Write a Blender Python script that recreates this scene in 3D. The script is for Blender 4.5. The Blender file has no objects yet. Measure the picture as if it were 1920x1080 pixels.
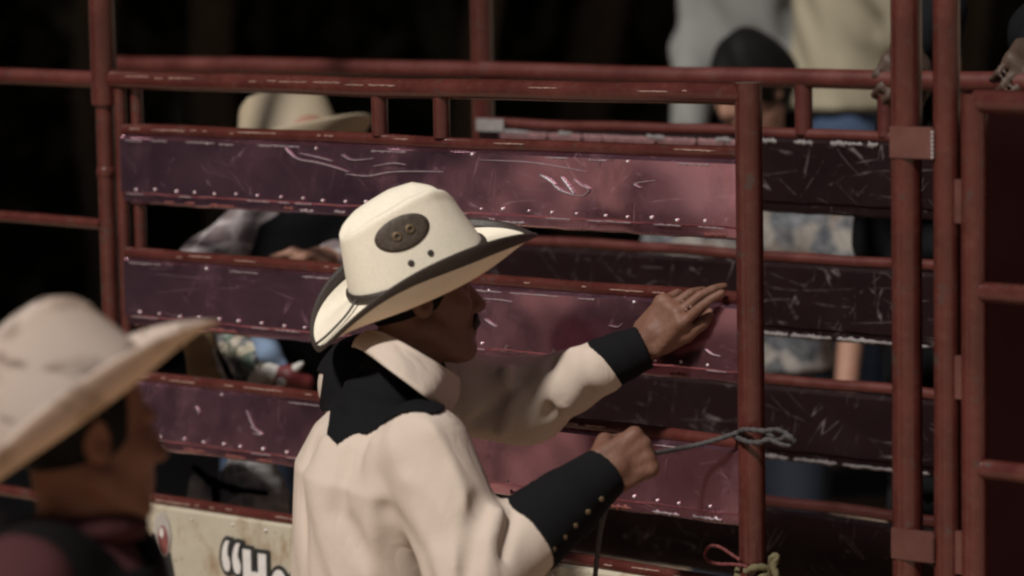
import bpy, bmesh, math, random
import numpy as np
from mathutils import Vector, Matrix
SC = bpy.context.scene
COL = SC.collection
rng = np.random.default_rng(7)
random.seed(7)

# ---------------------------------------------------------------- camera, world, sun
H = 2.10                       # camera height above the arena dirt
FPX, TH, RO = 6028.9, 0.1109, 0.0171
CAM = np.array([0, 0, H])
F = np.array([0, math.cos(TH), -math.sin(TH)])
_R = np.array([1.0, 0, 0]); _U = np.array([0, math.sin(TH), math.cos(TH)])
RT = _R * math.cos(RO) - _U * math.sin(RO)
UP = _U * math.cos(RO) + _R * math.sin(RO)
cd = bpy.data.cameras.new('camera'); cam = bpy.data.objects.new('camera', cd); COL.objects.link(cam)
cam.matrix_world = Matrix(((RT[0], UP[0], -F[0], CAM[0]), (RT[1], UP[1], -F[1], CAM[1]), (RT[2], UP[2], -F[2], CAM[2]), (0, 0, 0, 1)))
cd.sensor_width = 36; cd.lens = 36 * FPX / 1920; cd.clip_start = 0.1; cd.clip_end = 2000
cd.dof.use_dof = True; cd.dof.focus_distance = 5.62; cd.dof.aperture_fstop = 2.0
SC.camera = cam
SUN_DIR = Vector((0.40, 0.54, -0.73)).normalized()      # the way the floodlight's rays travel
w = bpy.data.worlds.new('World'); SC.world = w; w.use_nodes = True
nt = w.node_tree; sky = nt.nodes.new('ShaderNodeTexSky'); sky.sky_type = 'NISHITA'; sky.sun_disc = False
sky.sun_elevation = math.asin(-SUN_DIR.z); sky.sun_rotation = math.atan2(-SUN_DIR.x, -SUN_DIR.y)
bg = nt.nodes['Background']; bg.inputs['Strength'].default_value = 0.014
nt.links.new(sky.outputs[0], bg.inputs['Color'])
sl = bpy.data.lights.new('sun', 'SUN'); sl.energy = 4.5; sl.angle = math.radians(5); sl.color = (1.0, 0.95, 0.88)
so = bpy.data.objects.new('sun', sl); COL.objects.link(so)
so.rotation_mode = 'QUATERNION'; so.rotation_quaternion = SUN_DIR.to_track_quat('-Z', 'Y'); so.location = (-4, -6, 9)
vs = SC.view_settings; vs.view_transform = 'Standard'; vs.look = 'None'; vs.exposure = 0.0; vs.gamma = 1.0; vs.use_curve_mapping = False
SC.cycles.max_bounces = 8; SC.cycles.diffuse_bounces = 4; SC.cycles.glossy_bounces = 4; SC.cycles.transmission_bounces = 3
SC.cycles.use_denoising = True; SC.cycles.filter_width = 2.3

# ---------------------------------------------------------------- geometry of the place
def A(*v): return np.array(v, float)
def P(px, py, d):              # a point of the photograph at depth d (metres along the lens axis)
    return CAM + d * (F + (px - 960) / FPX * RT + (540 - py) / FPX * UP)
GL, GR = A(-.7722, 6.3903), A(.4014, 5.3924)           # the gate line on the ground
GDIR = np.append((GR - GL) / np.linalg.norm(GR - GL), 0)
GN = A(-GDIR[1] * -1, GDIR[0] * -1, 0); GN = A(GDIR[1], -GDIR[0], 0)   # towards the camera
FL = A(-.9026, 7.4906); FR = A(.75, 6.0668)
FDIR = np.append((FR - FL) / np.linalg.norm(FR - FL), 0); FN = A(FDIR[1], -FDIR[0], 0)
def plane_hit(px, py, o, n):
    d = F + (px - 960) / FPX * RT + (540 - py) / FPX * UP
    t = ((o - CAM) @ n) / (d @ n)
    return CAM + t * d
G0 = A(GL[0], GL[1], 0); F0 = A(FL[0], FL[1], 0)
def gs(px, py): return (plane_hit(px, py, G0, GN) - G0) @ GDIR     # distance along the gate
def gz(px, py): return plane_hit(px, py, G0, GN)[2]
def gdep(px, py): return (plane_hit(px, py, G0, GN) - CAM) @ F
def fs(px, py): return (plane_hit(px, py, F0, FN) - F0) @ FDIR
def fz(px, py): return plane_hit(px, py, F0, FN)[2]
def G(s, o, z): return G0 + s * GDIR + o * GN + A(0, 0, z)
def FF(s, o, z): return F0 + s * FDIR + o * FN + A(0, 0, z)

# ---------------------------------------------------------------- materials
def newmat(name):
    m = bpy.data.materials.new(name); m.use_nodes = True
    return m, m.node_tree.nodes, m.node_tree.links, m.node_tree.nodes['Principled BSDF']
def coords(N, L, scale=(1, 1, 1), rot=(0, 0, 0), src='Object'):
    tc = N.new('ShaderNodeTexCoord'); mp = N.new('ShaderNodeMapping')
    mp.inputs['Scale'].default_value = scale; mp.inputs['Rotation'].default_value = rot
    L.new(tc.outputs[src], mp.inputs['Vector']); return mp.outputs['Vector']
def noise(N, L, vec, scale, detail=4, rough=.55, dist=0):
    n = N.new('ShaderNodeTexNoise'); n.inputs['Scale'].default_value = scale; n.inputs['Detail'].default_value = detail
    n.inputs['Roughness'].default_value = rough; n.inputs['Distortion'].default_value = dist
    L.new(vec, n.inputs['Vector']); return n.outputs['Fac']
def ramp(N, L, fac, stops):
    r = N.new('ShaderNodeValToRGB'); e = r.color_ramp.elements
    while len(e) < len(stops): e.new(.5)
    for k, (p, c) in enumerate(stops):
        e[k].position = p; e[k].color = (c, c, c, 1) if not hasattr(c, '__len__') else (*c, 1)
    L.new(fac, r.inputs['Fac']); return r.outputs['Color']
def mix(N, L, fac, a, b, mode='MIX'):
    m = N.new('ShaderNodeMix'); m.data_type = 'RGBA'; m.blend_type = mode
    for sock, v in ((m.inputs[0], fac), (m.inputs[6], a), (m.inputs[7], b)):
        if isinstance(v, (int, float)): sock.default_value = v
        elif isinstance(v, tuple): sock.default_value = (*v, 1)
        else: L.new(v, sock)
    return m.outputs[2]
def math_(N, L, op, a, b=0.0):
    m = N.new('ShaderNodeMath'); m.operation = op
    for k, v in enumerate((a, b)):
        if isinstance(v, (int, float)): m.inputs[k].default_value = v
        else: L.new(v, m.inputs[k])
    return m.outputs[0]
def bump(N, L, bs, hgt, strength=.3, dist=.002):
    b = N.new('ShaderNodeBump'); b.inputs['Strength'].default_value = strength; b.inputs['Distance'].default_value = dist
    L.new(hgt, b.inputs['Height']); L.new(b.outputs['Normal'], bs.inputs['Normal'])
def pcoords(N, L, phi, scale):
    v = coords(N, L, (1, 1, 1), (0, 0, -math.atan2(GDIR[1], GDIR[0])))
    for kind, val in (('Rotation', (0, phi, 0)), ('Scale', scale)):
        mp = N.new('ShaderNodeMapping'); mp.inputs[kind].default_value = val; L.new(v, mp.inputs['Vector']); v = mp.outputs['Vector']
    return v
def scratches(N, L, phi, stretch, scale, width, mask_lo, mask_hi):
    v = pcoords(N, L, phi, (stretch, 1, 1)); n = noise(N, L, v, scale, 1, .4, .15)
    a = math_(N, L, 'ABSOLUTE', math_(N, L, 'SUBTRACT', n, .5))
    line = ramp(N, L, a, [(0.0, 1.0), (width * .55, 0.0)])
    msk = ramp(N, L, noise(N, L, pcoords(N, L, phi, (.6, 1, 1)), scale * .9, 4, .65), [(mask_lo, 0.0), (mask_hi, 1.0)])
    return math_(N, L, 'MULTIPLY', line, msk)

def pipe_paint(name, col, wear=.6, rough=.38):
    m, N, L, b = newmat(name); v = coords(N, L)
    n1 = noise(N, L, v, 9, 5); n2 = noise(N, L, v, 60, 4, .6)
    c = mix(N, L, ramp(N, L, n1, [(.35, 0.0), (.7, 1.0)]), tuple(x * .75 for x in col), tuple(x * 1.2 for x in col))
    chips = math_(N, L, 'MULTIPLY', ramp(N, L, noise(N, L, v, 26, 6, .7), [(.61, 0.0), (.66, 1.0)]), wear)
    c = mix(N, L, chips, c, (.045, .03, .026))
    dust = math_(N, L, 'MULTIPLY', ramp(N, L, n2, [(.5, 0.0), (.85, 1.0)]), .12)
    c = mix(N, L, dust, c, (.20, .13, .10))
    L.new(c, b.inputs['Base Color'])
    L.new(ramp(N, L, n1, [(.3, rough - .06), (.75, rough + .14)]), b.inputs['Roughness'])
    b.inputs['Specular IOR Level'].default_value = .5
    bump(N, L, b, noise(N, L, v, 70, 3), .07, .001)
    return m
def panel_paint(name, col, scr=.5, dark=(.02, .012, .014), rough=.26, metal=.9, chipamt=.5):
    m, N, L, b = newmat(name)
    ang = math.atan2(GDIR[1], GDIR[0])
    v = coords(N, L, (1, 1, 1), (0, 0, -ang)); vs_ = coords(N, L, (.35, 1, 1.5), (0, 0, -ang))
    n1 = noise(N, L, vs_, 6, 5, .6); n2 = noise(N, L, v, 40, 5, .65)
    c = mix(N, L, ramp(N, L, n1, [(.3, 0.0), (.68, 1.0)]), tuple(x * .82 for x in col), tuple(min(1, x * 1.12) for x in col))
    ss = [scratches(N, L, ph_, st_, sc_, w__, .50 + lo_, .60 + lo_) for ph_, st_, sc_, w__, lo_ in ((.06, .10, 16, .010, .03), (.9, .16, 24, .016, .04), (-.7, .14, 22, .014, .04), (1.45, .13, 30, .018, .05), (-.25, .08, 34, .016, .03))]
    s1 = math_(N, L, 'MAXIMUM', ss[0], ss[1]); s2 = math_(N, L, 'MAXIMUM', ss[2], ss[3]); s3 = ss[4]
    sc = math_(N, L, 'MULTIPLY', math_(N, L, 'MAXIMUM', math_(N, L, 'MAXIMUM', s1, s2), s3), scr)
    chips = math_(N, L, 'MULTIPLY', ramp(N, L, noise(N, L, v, 22, 7, .7), [(.64, 0.0), (.67, 1.0)]), chipamt)
    c = mix(N, L, chips, c, dark); c = mix(N, L, sc, c, (.62, .55, .54))
    L.new(c, b.inputs['Base Color'])
    L.new(math_(N, L, 'MULTIPLY', metal, math_(N, L, 'SUBTRACT', 1.0, math_(N, L, 'MULTIPLY', sc, .8))), b.inputs['Metallic'])
    L.new(math_(N, L, 'ADD', ramp(N, L, n1, [(.3, rough - .05), (.75, rough + .07)]), ramp(N, L, noise(N, L, pcoords(N, L, 1.3, (.4, 1, 1)), 9, 5, .65), [(.52, 0.0), (.75, .16)])), b.inputs['Roughness'])
    bump(N, L, b, math_(N, L, 'ADD', math_(N, L, 'MULTIPLY', sc, .5), math_(N, L, 'MULTIPLY', n2, .25)), .10, .001)
    return m
def cloth(name, col, rough=.85, weave=520, var=.12, bstr=.25, transl=0):
    m, N, L, b = newmat(name); v = coords(N, L)
    n1 = noise(N, L, v, 7, 4); n2 = noise(N, L, v, weave, 2)
    c = mix(N, L, n1, tuple(x * (1 - var) for x in col), tuple(min(1, x * (1 + var)) for x in col))
    c = mix(N, L, math_(N, L, 'MULTIPLY', n2, .25), c, tuple(x * .8 for x in col))
    L.new(c, b.inputs['Base Color']); b.inputs['Roughness'].default_value = rough
    b.inputs['Specular IOR Level'].default_value = .08
    bump(N, L, b, n2, bstr, .001)
    if transl:
        t = N.new('ShaderNodeBsdfTranslucent'); L.new(c, t.inputs['Color'])
        ms = N.new('ShaderNodeMixShader'); ms.inputs[0].default_value = transl
        L.new(b.outputs[0], ms.inputs[1]); L.new(t.outputs[0], ms.inputs[2])
        L.new(ms.outputs[0], N['Material Output'].inputs['Surface'])
    return m
def straw(name, col, streak=0.0, scol=(.3, .26, .22), transl=.3):
    m, N, L, b = newmat(name); v = coords(N, L)
    n1 = noise(N, L, v, 10, 4)
    c = mix(N, L, n1, tuple(x * .92 for x in col), tuple(min(1, x * 1.06) for x in col))
    wv = N.new('ShaderNodeTexVoronoi'); wv.inputs['Scale'].default_value = 330; L.new(v, wv.inputs['Vector'])
    c = mix(N, L, ramp(N, L, wv.outputs['Distance'], [(.35, 0.0), (.9, .35)]), c, tuple(x * .7 for x in col))
    if streak:
        st = ramp(N, L, noise(N, L, coords(N, L, (.8, .8, 1.7), (.3, .5, 0)), 12, 3, .6, .5), [(.50, 0.0), (.62, 1.0)])
        c = mix(N, L, math_(N, L, 'MULTIPLY', st, streak), c, scol)
    L.new(c, b.inputs['Base Color']); b.inputs['Roughness'].default_value = .62; b.inputs['Specular IOR Level'].default_value = .3
    bump(N, L, b, wv.outputs['Distance'], .22, .001)
    t = N.new('ShaderNodeBsdfTranslucent'); t.inputs['Color'].default_value = (.75, .55, .36, 1)
    ms = N.new('ShaderNodeMixShader'); ms.inputs[0].default_value = transl
    L.new(b.outputs[0], ms.inputs[1]); L.new(t.outputs[0], ms.inputs[2]); L.new(ms.outputs[0], N['Material Output'].inputs['Surface'])
    return m
def skin(name, col):
    m, N, L, b = newmat(name); v = coords(N, L)
    n1 = noise(N, L, v, 14, 5); n2 = noise(N, L, v, 160, 4)
    c = mix(N, L, n1, tuple(x * .8 for x in col), tuple(x * 1.18 for x in col))
    c = mix(N, L, math_(N, L, 'MULTIPLY', ramp(N, L, noise(N, L, v, 34, 3), [(.5, 0.0), (.75, 1.0)]), .3), c, (col[0] * 1.1, col[1] * .75, col[2] * .7))
    L.new(c, b.inputs['Base Color']); b.inputs['Roughness'].default_value = .58; b.inputs['Specular IOR Level'].default_value = .3
    b.inputs['Subsurface Weight'].default_value = .06; b.inputs['Subsurface Radius'].default_value = (.01, .004, .002)
    bump(N, L, b, math_(N, L, 'ADD', n2, math_(N, L, 'MULTIPLY', noise(N, L, v, 55, 4, .6), 1.5)), .55, .0018)
    return m
def plain(name, col, rough=.6, metal=0.0, var=.15, scale=30, bstr=.15):
    m, N, L, b = newmat(name); v = coords(N, L); n1 = noise(N, L, v, scale, 5)
    L.new(mix(N, L, n1, tuple(x * (1 - var) for x in col), tuple(min(1, x * (1 + var)) for x in col)), b.inputs['Base Color'])
    b.inputs['Roughness'].default_value = rough; b.inputs['Metallic'].default_value = metal
    bump(N, L, b, n1, bstr, .002); return m
def plaid(name, a, b_, c_, scale=26):
    m, N, L, b = newmat(name); v = coords(N, L, (1, 1, 1), (.15, .1, .6))
    sp = N.new('ShaderNodeSeparateXYZ'); L.new(v, sp.inputs[0])
    def stripe(o, sc, lo, ph=0.0):
        s = math_(N, L, 'SINE', math_(N, L, 'ADD', math_(N, L, 'MULTIPLY', o, sc), ph))
        return ramp(N, L, s, [(lo, 0.0), (lo + .12, 1.0)])
    nn = noise(N, L, v, 9, 3)
    ox = math_(N, L, 'ADD', sp.outputs[0], math_(N, L, 'MULTIPLY', nn, .06)); oz = math_(N, L, 'ADD', sp.outputs[2], math_(N, L, 'MULTIPLY', nn, .05))
    c = mix(N, L, math_(N, L, 'MULTIPLY', stripe(ox, scale * 2, .45), .6), a, b_)
    c = mix(N, L, math_(N, L, 'MULTIPLY', stripe(oz, scale * 2, .45), .6), c, b_)
    c = mix(N, L, math_(N, L, 'MULTIPLY', stripe(ox, scale * 4, .7, 1.0), .7), c, c_)
    c = mix(N, L, math_(N, L, 'MULTIPLY', stripe(oz, scale * 4, .7, .4), .7), c, c_)
    L.new(c, b.inputs['Base Color']); b.inputs['Roughness'].default_value = .85
    return m
def floral(name, cols, scale=38):
    m, N, L, b = newmat(name); v = coords(N, L)
    vo = N.new('ShaderNodeTexVoronoi'); vo.inputs['Scale'].default_value = scale; L.new(v, vo.inputs['Vector'])
    sp = N.new('ShaderNodeSeparateColor'); L.new(vo.outputs['Color'], sp.inputs[0])
    r = N.new('ShaderNodeValToRGB'); r.color_ramp.interpolation = 'CONSTANT'; e = r.color_ramp.elements
    while len(e) < len(cols): e.new(.5)
    for k, c in enumerate(cols): e[k].position = k / len(cols); e[k].color = (*c, 1)
    L.new(sp.outputs[0], r.inputs['Fac'])
    L.new(mix(N, L, .25, r.outputs['Color'], ramp(N, L, noise(N, L, v, 90, 3), [(.4, .02), (.6, .5)])), b.inputs['Base Color'])
    b.inputs['Roughness'].default_value = .85; return m

M = {}
M['pipe'] = pipe_paint('red_pipe_paint', (.064, .0155, .0125), .8, .21)
M['pipe_far'] = pipe_paint('dark_red_pipe_paint', (.07, .014, .011), .5, .42)
M['panel'] = panel_paint('maroon_panel_paint', (.60, .32, .42), .20, rough=.19, metal=.975, chipamt=.3)
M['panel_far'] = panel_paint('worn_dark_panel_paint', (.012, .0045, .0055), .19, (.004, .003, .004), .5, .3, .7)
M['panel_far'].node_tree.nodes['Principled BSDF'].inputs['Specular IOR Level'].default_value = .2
M['rivet'] = plain('bright_rivet', (.60, .54, .55), .35, .6)
M['plate'] = pipe_paint('rusty_bracket_paint', (.075, .024, .018), 1.0, .5)
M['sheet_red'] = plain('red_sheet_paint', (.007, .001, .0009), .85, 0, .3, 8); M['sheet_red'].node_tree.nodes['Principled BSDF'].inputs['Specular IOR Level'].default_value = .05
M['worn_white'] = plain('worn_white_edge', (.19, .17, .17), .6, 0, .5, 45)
M['skin'] = skin('tanned_skin', (.125, .060, .040))
M['skin_b'] = skin('brown_skin', (.17, .075, .046))
M['skin_c'] = skin('light_brown_skin', (.26, .14, .10))
M['moustache'] = plain('dark_moustache_hair', (.026, .015, .011), .7, 0, .4, 200, .5)
M['hair'] = plain('black_hair', (.005, .0045, .004), .7, 0, .4, 180, .5); M['hair'].node_tree.nodes['Principled BSDF'].inputs['Specular IOR Level'].default_value = .12
M['cream'] = cloth('cream_shirt_cloth', (.485, .402, .342), transl=.06)
_m = M['cream']; _N, _L = _m.node_tree.nodes, _m.node_tree.links; _b = _N['Principled BSDF']; _v = coords(_N, _L, (1, 1, .35), (.25, .2, 0))
_w1 = noise(_N, _L, _v, 11, 2, .4, .5); _w2 = noise(_N, _L, coords(_N, _L, (.5, 1, 1), (0, .6, .4)), 42, 3, .5, .8)
_rd = math_(_N, _L, 'ABSOLUTE', math_(_N, _L, 'SUBTRACT', noise(_N, _L, coords(_N, _L, (1.6, 1.6, .55), (.5, .35, .2)), 8, 2, .45, .8), .5))
_w1 = math_(_N, _L, 'ADD', _w1, ramp(_N, _L, _rd, [(0.0, 0.0), (.11, .15)]))
_bn = _b.inputs['Normal'].links[0].from_node; _b2 = _N.new('ShaderNodeBump'); _b2.inputs['Strength'].default_value = .30; _b2.inputs['Distance'].default_value = .02
_L.new(math_(_N, _L, 'ADD', _w1, math_(_N, _L, 'MULTIPLY', _w2, .10)), _b2.inputs['Height']); _L.new(_b2.outputs[0], _bn.inputs['Normal'])
M['black'] = cloth('black_yoke_cloth', (.0065, .0065, .0075), .9)
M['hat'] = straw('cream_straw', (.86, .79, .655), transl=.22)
M['trim'] = plain('dark_brown_trim', (.03, .021, .017), .55, 0, .5, 220, .5)
M['leather'] = plain('tooled_leather', (.045, .031, .021), .65, 0, .95, 120, .9)
M['gold'] = plain('brass_metal', (.12, .08, .045), .6, .5)
M['denim'] = cloth('blue_denim', (.035, .05, .085))
M['boot'] = plain('brown_boot_leather', (.06, .03, .018), .5)
M['rope'] = plain('grey_rope_fibre', (.040, .036, .037), .8, 0, .35, 90, .5)
M['rope_red'] = plain('red_rope_fibre', (.09, .016, .015), .8, 0, .35, 90, .5)
M['rope_yellow'] = plain('straw_yellow_rope_fibre', (.085, .07, .032), .85, 0, .4, 90, .6)

# ---------------------------------------------------------------- object helpers
ORG = {}
def link(name, me, mat, parent, org):
    o = bpy.data.objects.new(name, me); COL.objects.link(o)
    if mat is not None:
        for mm in (mat if isinstance(mat, (list, tuple)) else [mat]): me.materials.append(mm)
    if parent is not None: o.parent = parent
    else: o.location = org
    ORG[o] = org; return o
def mesh_obj(name, V, Fc, mat, parent=None, org=None, smooth=True):
    org = ORG[parent] if parent is not None else (A(0, 0, 0) if org is None else np.asarray(org, float))
    me = bpy.data.meshes.new(name)
    V = np.asarray(V, float) - org
    me.from_pydata(V.tolist(), [], [list(f) for f in Fc]) if not isinstance(Fc, np.ndarray) else quads_to_mesh(me, V, Fc)
    me.update()
    if smooth: me.polygons.foreach_set('use_smooth', [True] * len(me.polygons))
    return link(name, me, mat, parent, org)
def quads_to_mesh(me, V, Q):
    n, m = len(V), len(Q)
    me.vertices.add(n); me.vertices.foreach_set('co', np.ascontiguousarray(V, np.float32).ravel())
    me.loops.add(4 * m); me.loops.foreach_set('vertex_index', np.ascontiguousarray(Q, np.int32).ravel())
    me.polygons.add(m); me.polygons.foreach_set('loop_start', np.arange(0, 4 * m, 4, dtype=np.int32))
    me.update(calc_edges=True); me.validate()
def thing(name, label, cat, loc, group=None):
    o = bpy.data.objects.new(name, None); COL.objects.link(o); o.location = loc; o.empty_display_size = .2
    o['label'] = label; o['category'] = cat
    if group: o['group'] = group
    ORG[o] = np.asarray(loc, float); return o
def tag(o, label, cat, group=None):
    o['label'] = label; o['category'] = cat
    if group: o['group'] = group
    return o
class MB:
    def __init__(s): s.V = []; s.F = []
    def add(s, V, Fc):
        b = len(s.V); s.V += [tuple(v) for v in V]; s.F += [tuple(i + b for i in f) for f in Fc]; return s
    def tube(s, pts, r, seg=14, cap=True, rfun=None):
        pts = [np.asarray(p, float) for p in pts]; n = len(pts); rr = r if hasattr(r, '__len__') else [r] * n
        T = []
        for i in range(n):
            t = pts[min(i + 1, n - 1)] - pts[max(i - 1, 0)]; T.append(t / (np.linalg.norm(t) + 1e-12))
        a = A(0, 0, 1) if abs(T[0][2]) < .9 else A(1, 0, 0)
        u = np.cross(T[0], a); u /= np.linalg.norm(u); V = []; Fc = []; dist = 0
        for i in range(n):
            if i: dist += np.linalg.norm(pts[i] - pts[i - 1])
            u = u - T[i] * (u @ T[i]); u /= np.linalg.norm(u); v = np.cross(T[i], u)
            for k in range(seg):
                th = 2 * math.pi * k / seg; q = rr[i] * (rfun(th, dist) if rfun else 1)
                V.append(pts[i] + q * (math.cos(th) * u + math.sin(th) * v))
        for i in range(n - 1):
            for k in range(seg):
                Fc.append((i * seg + k, i * seg + (k + 1) % seg, (i + 1) * seg + (k + 1) % seg, (i + 1) * seg + k))
        if cap: Fc.append(tuple(range(seg - 1, -1, -1))); Fc.append(tuple((n - 1) * seg + k for k in range(seg)))
        return s.add(V, Fc)
    def box(s, c, ax, h, bev=.0):
        c = np.asarray(c, float); X, Y, Z = [np.asarray(a, float) for a in ax]
        V = []
        for i in (-1, 1):
            for j in (-1, 1):
                for k in (-1, 1): V.append(c + i * h[0] * X + j * h[1] * Y + k * h[2] * Z)
        return s.add(V, [(0, 1, 3, 2), (4, 6, 7, 5), (0, 4, 5, 1), (2, 3, 7, 6), (0, 2, 6, 4), (1, 5, 7, 3)])
    def build(s, name, mat, parent=None, org=None, smooth=True, sharp=True):
        o = mesh_obj(name, s.V, s.F, mat, parent, org, smooth)
        if smooth and sharp: o.data.set_sharp_from_angle(angle=math.radians(50))
        return o
def spline(pts, n):
    pts = [np.asarray(p, float) for p in pts]; out = []
    for i in range(len(pts) - 1):
        p0 = pts[max(i - 1, 0)]; p1 = pts[i]; p2 = pts[i + 1]; p3 = pts[min(i + 2, len(pts) - 1)]
        for k in range(n):
            t = k / n
            out.append(.5 * ((2 * p1) + (-p0 + p2) * t + (2 * p0 - 5 * p1 + 4 * p2 - p3) * t * t + (-p0 + 3 * p1 - 3 * p2 + p3) * t ** 3))
    out.append(pts[-1]); return out
def strand(th, s): return 1 + .16 * math.cos(3 * (th - s * 150))

# ---------------------------------------------------------------- ground, trees beyond the chute
m, N, L, b = newmat('arena_dirt'); v = coords(N, L)
n1 = noise(N, L, v, .8, 6, .6); n2 = noise(N, L, v, 18, 6, .7)
L.new(mix(N, L, n1, (.36, .25, .175), (.52, .39, .285)), b.inputs['Base Color']); b.inputs['Roughness'].default_value = .95
bump(N, L, b, math_(N, L, 'ADD', n1, math_(N, L, 'MULTIPLY', n2, .3)), .6, .05); M['dirt'] = m
gv = []; gf = []
xs = np.concatenate([[-600, -200, -60], np.linspace(-24, 24, 49), [60, 200, 600]]); ys = np.concatenate([[-600, -200, -60], np.linspace(-20, 36, 57), [60, 200, 600]])
for y in ys:
    for x in xs: gv.append((x, y, .018 * math.sin(x * 3.1 + y) + .015 * math.sin(y * 4.3 - x * 1.7) - .03))
nx = len(xs)
for j in range(len(ys) - 1):
    for i in range(nx - 1): gf.append((j * nx + i, j * nx + i + 1, (j + 1) * nx + i + 1, (j + 1) * nx + i))
g = mesh_obj('ground', gv, gf, M['dirt']); g['kind'] = 'structure'

M['bark'] = plain('dark_bark', (.06, .045, .03), .95, 0, .6, 14, 1.0)
m, N, L, b = newmat('dark_leaves'); v = coords(N, L)
L.new(mix(N, L, noise(N, L, v, 3, 3), (.014, .016, .008), (.030, .032, .014)), b.inputs['Base Color']); b.inputs['Roughness'].default_value = .7; M['leaf'] = m
def crown_mesh(seed, n, rx, ry, rz, size):
    r = np.random.default_rng(seed); V = []; Q = []
    cl = r.normal(size=(28, 3)); cl /= np.linalg.norm(cl, axis=1)[:, None]; cl *= (r.random((28, 1)) ** .4) * .8
    c = cl[r.integers(0, 28, n)] + r.normal(size=(n, 3)) * .2
    c *= A(rx, ry, rz)
    a = r.normal(size=(n, 3)); a /= np.linalg.norm(a, axis=1)[:, None]
    bb = np.cross(a, r.normal(size=(n, 3))); bb /= np.linalg.norm(bb, axis=1)[:, None]
    sz = size * (.6 + r.random((n, 1)) * .8)
    V = np.stack([c - a * sz, c + bb * sz * .45, c + a * sz, c - bb * sz * .45], 1).reshape(-1, 3)
    return V, np.arange(4 * n).reshape(n, 4)
tree_spots = [(-2.5, 11.6, .13), (-1.05, 12.6, .10), (-.15, 11.9, .08), (.75, 13.0, .12), (1.5, 12.0, .09), (2.9, 11.8, .15), (-3.8, 12.6, .14), (-1.8, 14.2, .12), (.2, 14.8, .13), (2.0, 14.6, .12), (-3.5, 9.5, .16), (-4.9, 11.2, .15)]  # last two stand out of view, added so their crowns shade the ground
tree_lab = ['dark tree leaning behind the left fence rails', 'slim dark trunk beyond the top gate rail', 'thin dark trunk left of the tall background post', 'dark trunk right of the tall background post', 'slim trunk just left of the grey shirted man', 'dark tree behind the cream shirted man',
            'dark tree at the far left edge', 'dim trunk deep behind the gate hinge', 'dim trunk deep in the dark middle', 'dim trunk deep behind the bystanders', 'large tree spreading over the ground behind the left fence', 'tree standing beyond the left end of the rail fence']  # last two labels: unseen trees, added for crown shade
for i, (x, y, r) in enumerate(tree_spots):
    t = thing('tree', tree_lab[i], 'tree', (x, y, -.03), 'dark trees beyond the chute')
    rr = np.random.default_rng(100 + i); lean = rr.normal() * .12
    pts = []; rad = []
    for k in range(9):
        z = k * .75; pts.append((x + lean * z * .4 + .05 * math.sin(k * 1.7 + i), y + .04 * math.cos(k * 1.3 + i), z - .1)); rad.append(r * (1.25 if k == 0 else 1) * (1 - .085 * k))
    mb = MB().tube(spline(pts, 3), np.interp(np.linspace(0, 8, 25), range(9), rad), 10, True, lambda th, s, i=i: 1 + .07 * math.sin(5 * th + i + s * 2) + .05 * math.sin(9 * th - s * 3))
    for k in range(4):
        a = rr.random() * 6.28; p = A(*pts[4 + k % 3]); q = p + A(math.cos(a) * 1.3, math.sin(a) * 1.3, .9)
        mb.tube(spline([p, (p + q) / 2 + A(0, 0, .15), q], 4), np.linspace(r * .5, r * .15, 9), 7)
    mb.build('trunk', M['bark'], t)
    V, Q = crown_mesh(i + 20, 3600, 2.6, 3.2, 1.7, .17)
    mesh_obj('crown', V + A(x, y - .9, 4.7), Q, M['leaf'], t, smooth=False)
V, Q = [], []
for i in range(26):                                     # dense undergrowth behind the trunks
    v_, q_ = crown_mesh(300 + i, 1500, .95, .7, 1.55, .14); Q.append(q_ + 4 * 1500 * i); V.append(v_ + A(-6 + i * .48, 16.2 + .6 * math.sin(i * 2.1), 1.35))
o = mesh_obj('undergrowth', np.concatenate(V), np.concatenate(Q), M['leaf'], smooth=False); o['kind'] = 'stuff'

# ---------------------------------------------------------------- the chute gate
gate = thing('chute_gate', 'red pipe chute gate with four maroon sheet metal panels, tied by a grey rope', 'gate', G(.77, 0, .25))
S0, S1 = gs(233, 300), gs(1404, 300)
ZT = H - .283
RAIL = [H - .3813, H - .628, H - .874, H - 1.119, H - 1.37, H - 1.60]
PT = [H - .3956 - .245 * i for i in range(3)] + [H - 1.133]
def wob(s, k): return .0015 * math.sin(s * 5 + k) + .001 * math.sin(s * 13 + 2 * k)
top = MB().tube([G(S0 - .02 + (S1 - S0 + .02) * t, .004, ZT + wob(t * 1.5, 1)) for t in np.linspace(0, 1, 20)], .0185, 20).build('top_rail', M['pipe'], gate)
for i, z in enumerate(RAIL):
    MB().tube([G(S0 + (S1 - S0) * t, 0, z + wob(t * 1.5, i)) for t in np.linspace(0, 1, 20)], .0118, 16).build('rail', M['pipe'], gate)
MB().tube([G(S1 + .0005, 0, z) for z in np.linspace(ZT + .022, .33, 14)], .0232, 24).build('end_post', M['pipe'], gate)
MB().tube([G(S0 - .004, .002, z) for z in np.linspace(ZT - .017, .33, 14)], .0125, 16).build('hinge_stile', M['pipe'], gate)
MB().tube([G(S0 + .028, -.012, z) for z in np.linspace(ZT - .017, .33, 14)], .0125, 16).build('inner_stile', M['pipe'], gate)
for px in (712, 828):
    s = gs(px, 215); MB().tube([G(s, 0, ZT - .015), G(s, 0, (ZT + RAIL[0]) / 2), G(s, 0, RAIL[0] + .008)], .0155, 18).build('stiffener', M['pipe'], gate)
rivet_me = None
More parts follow.
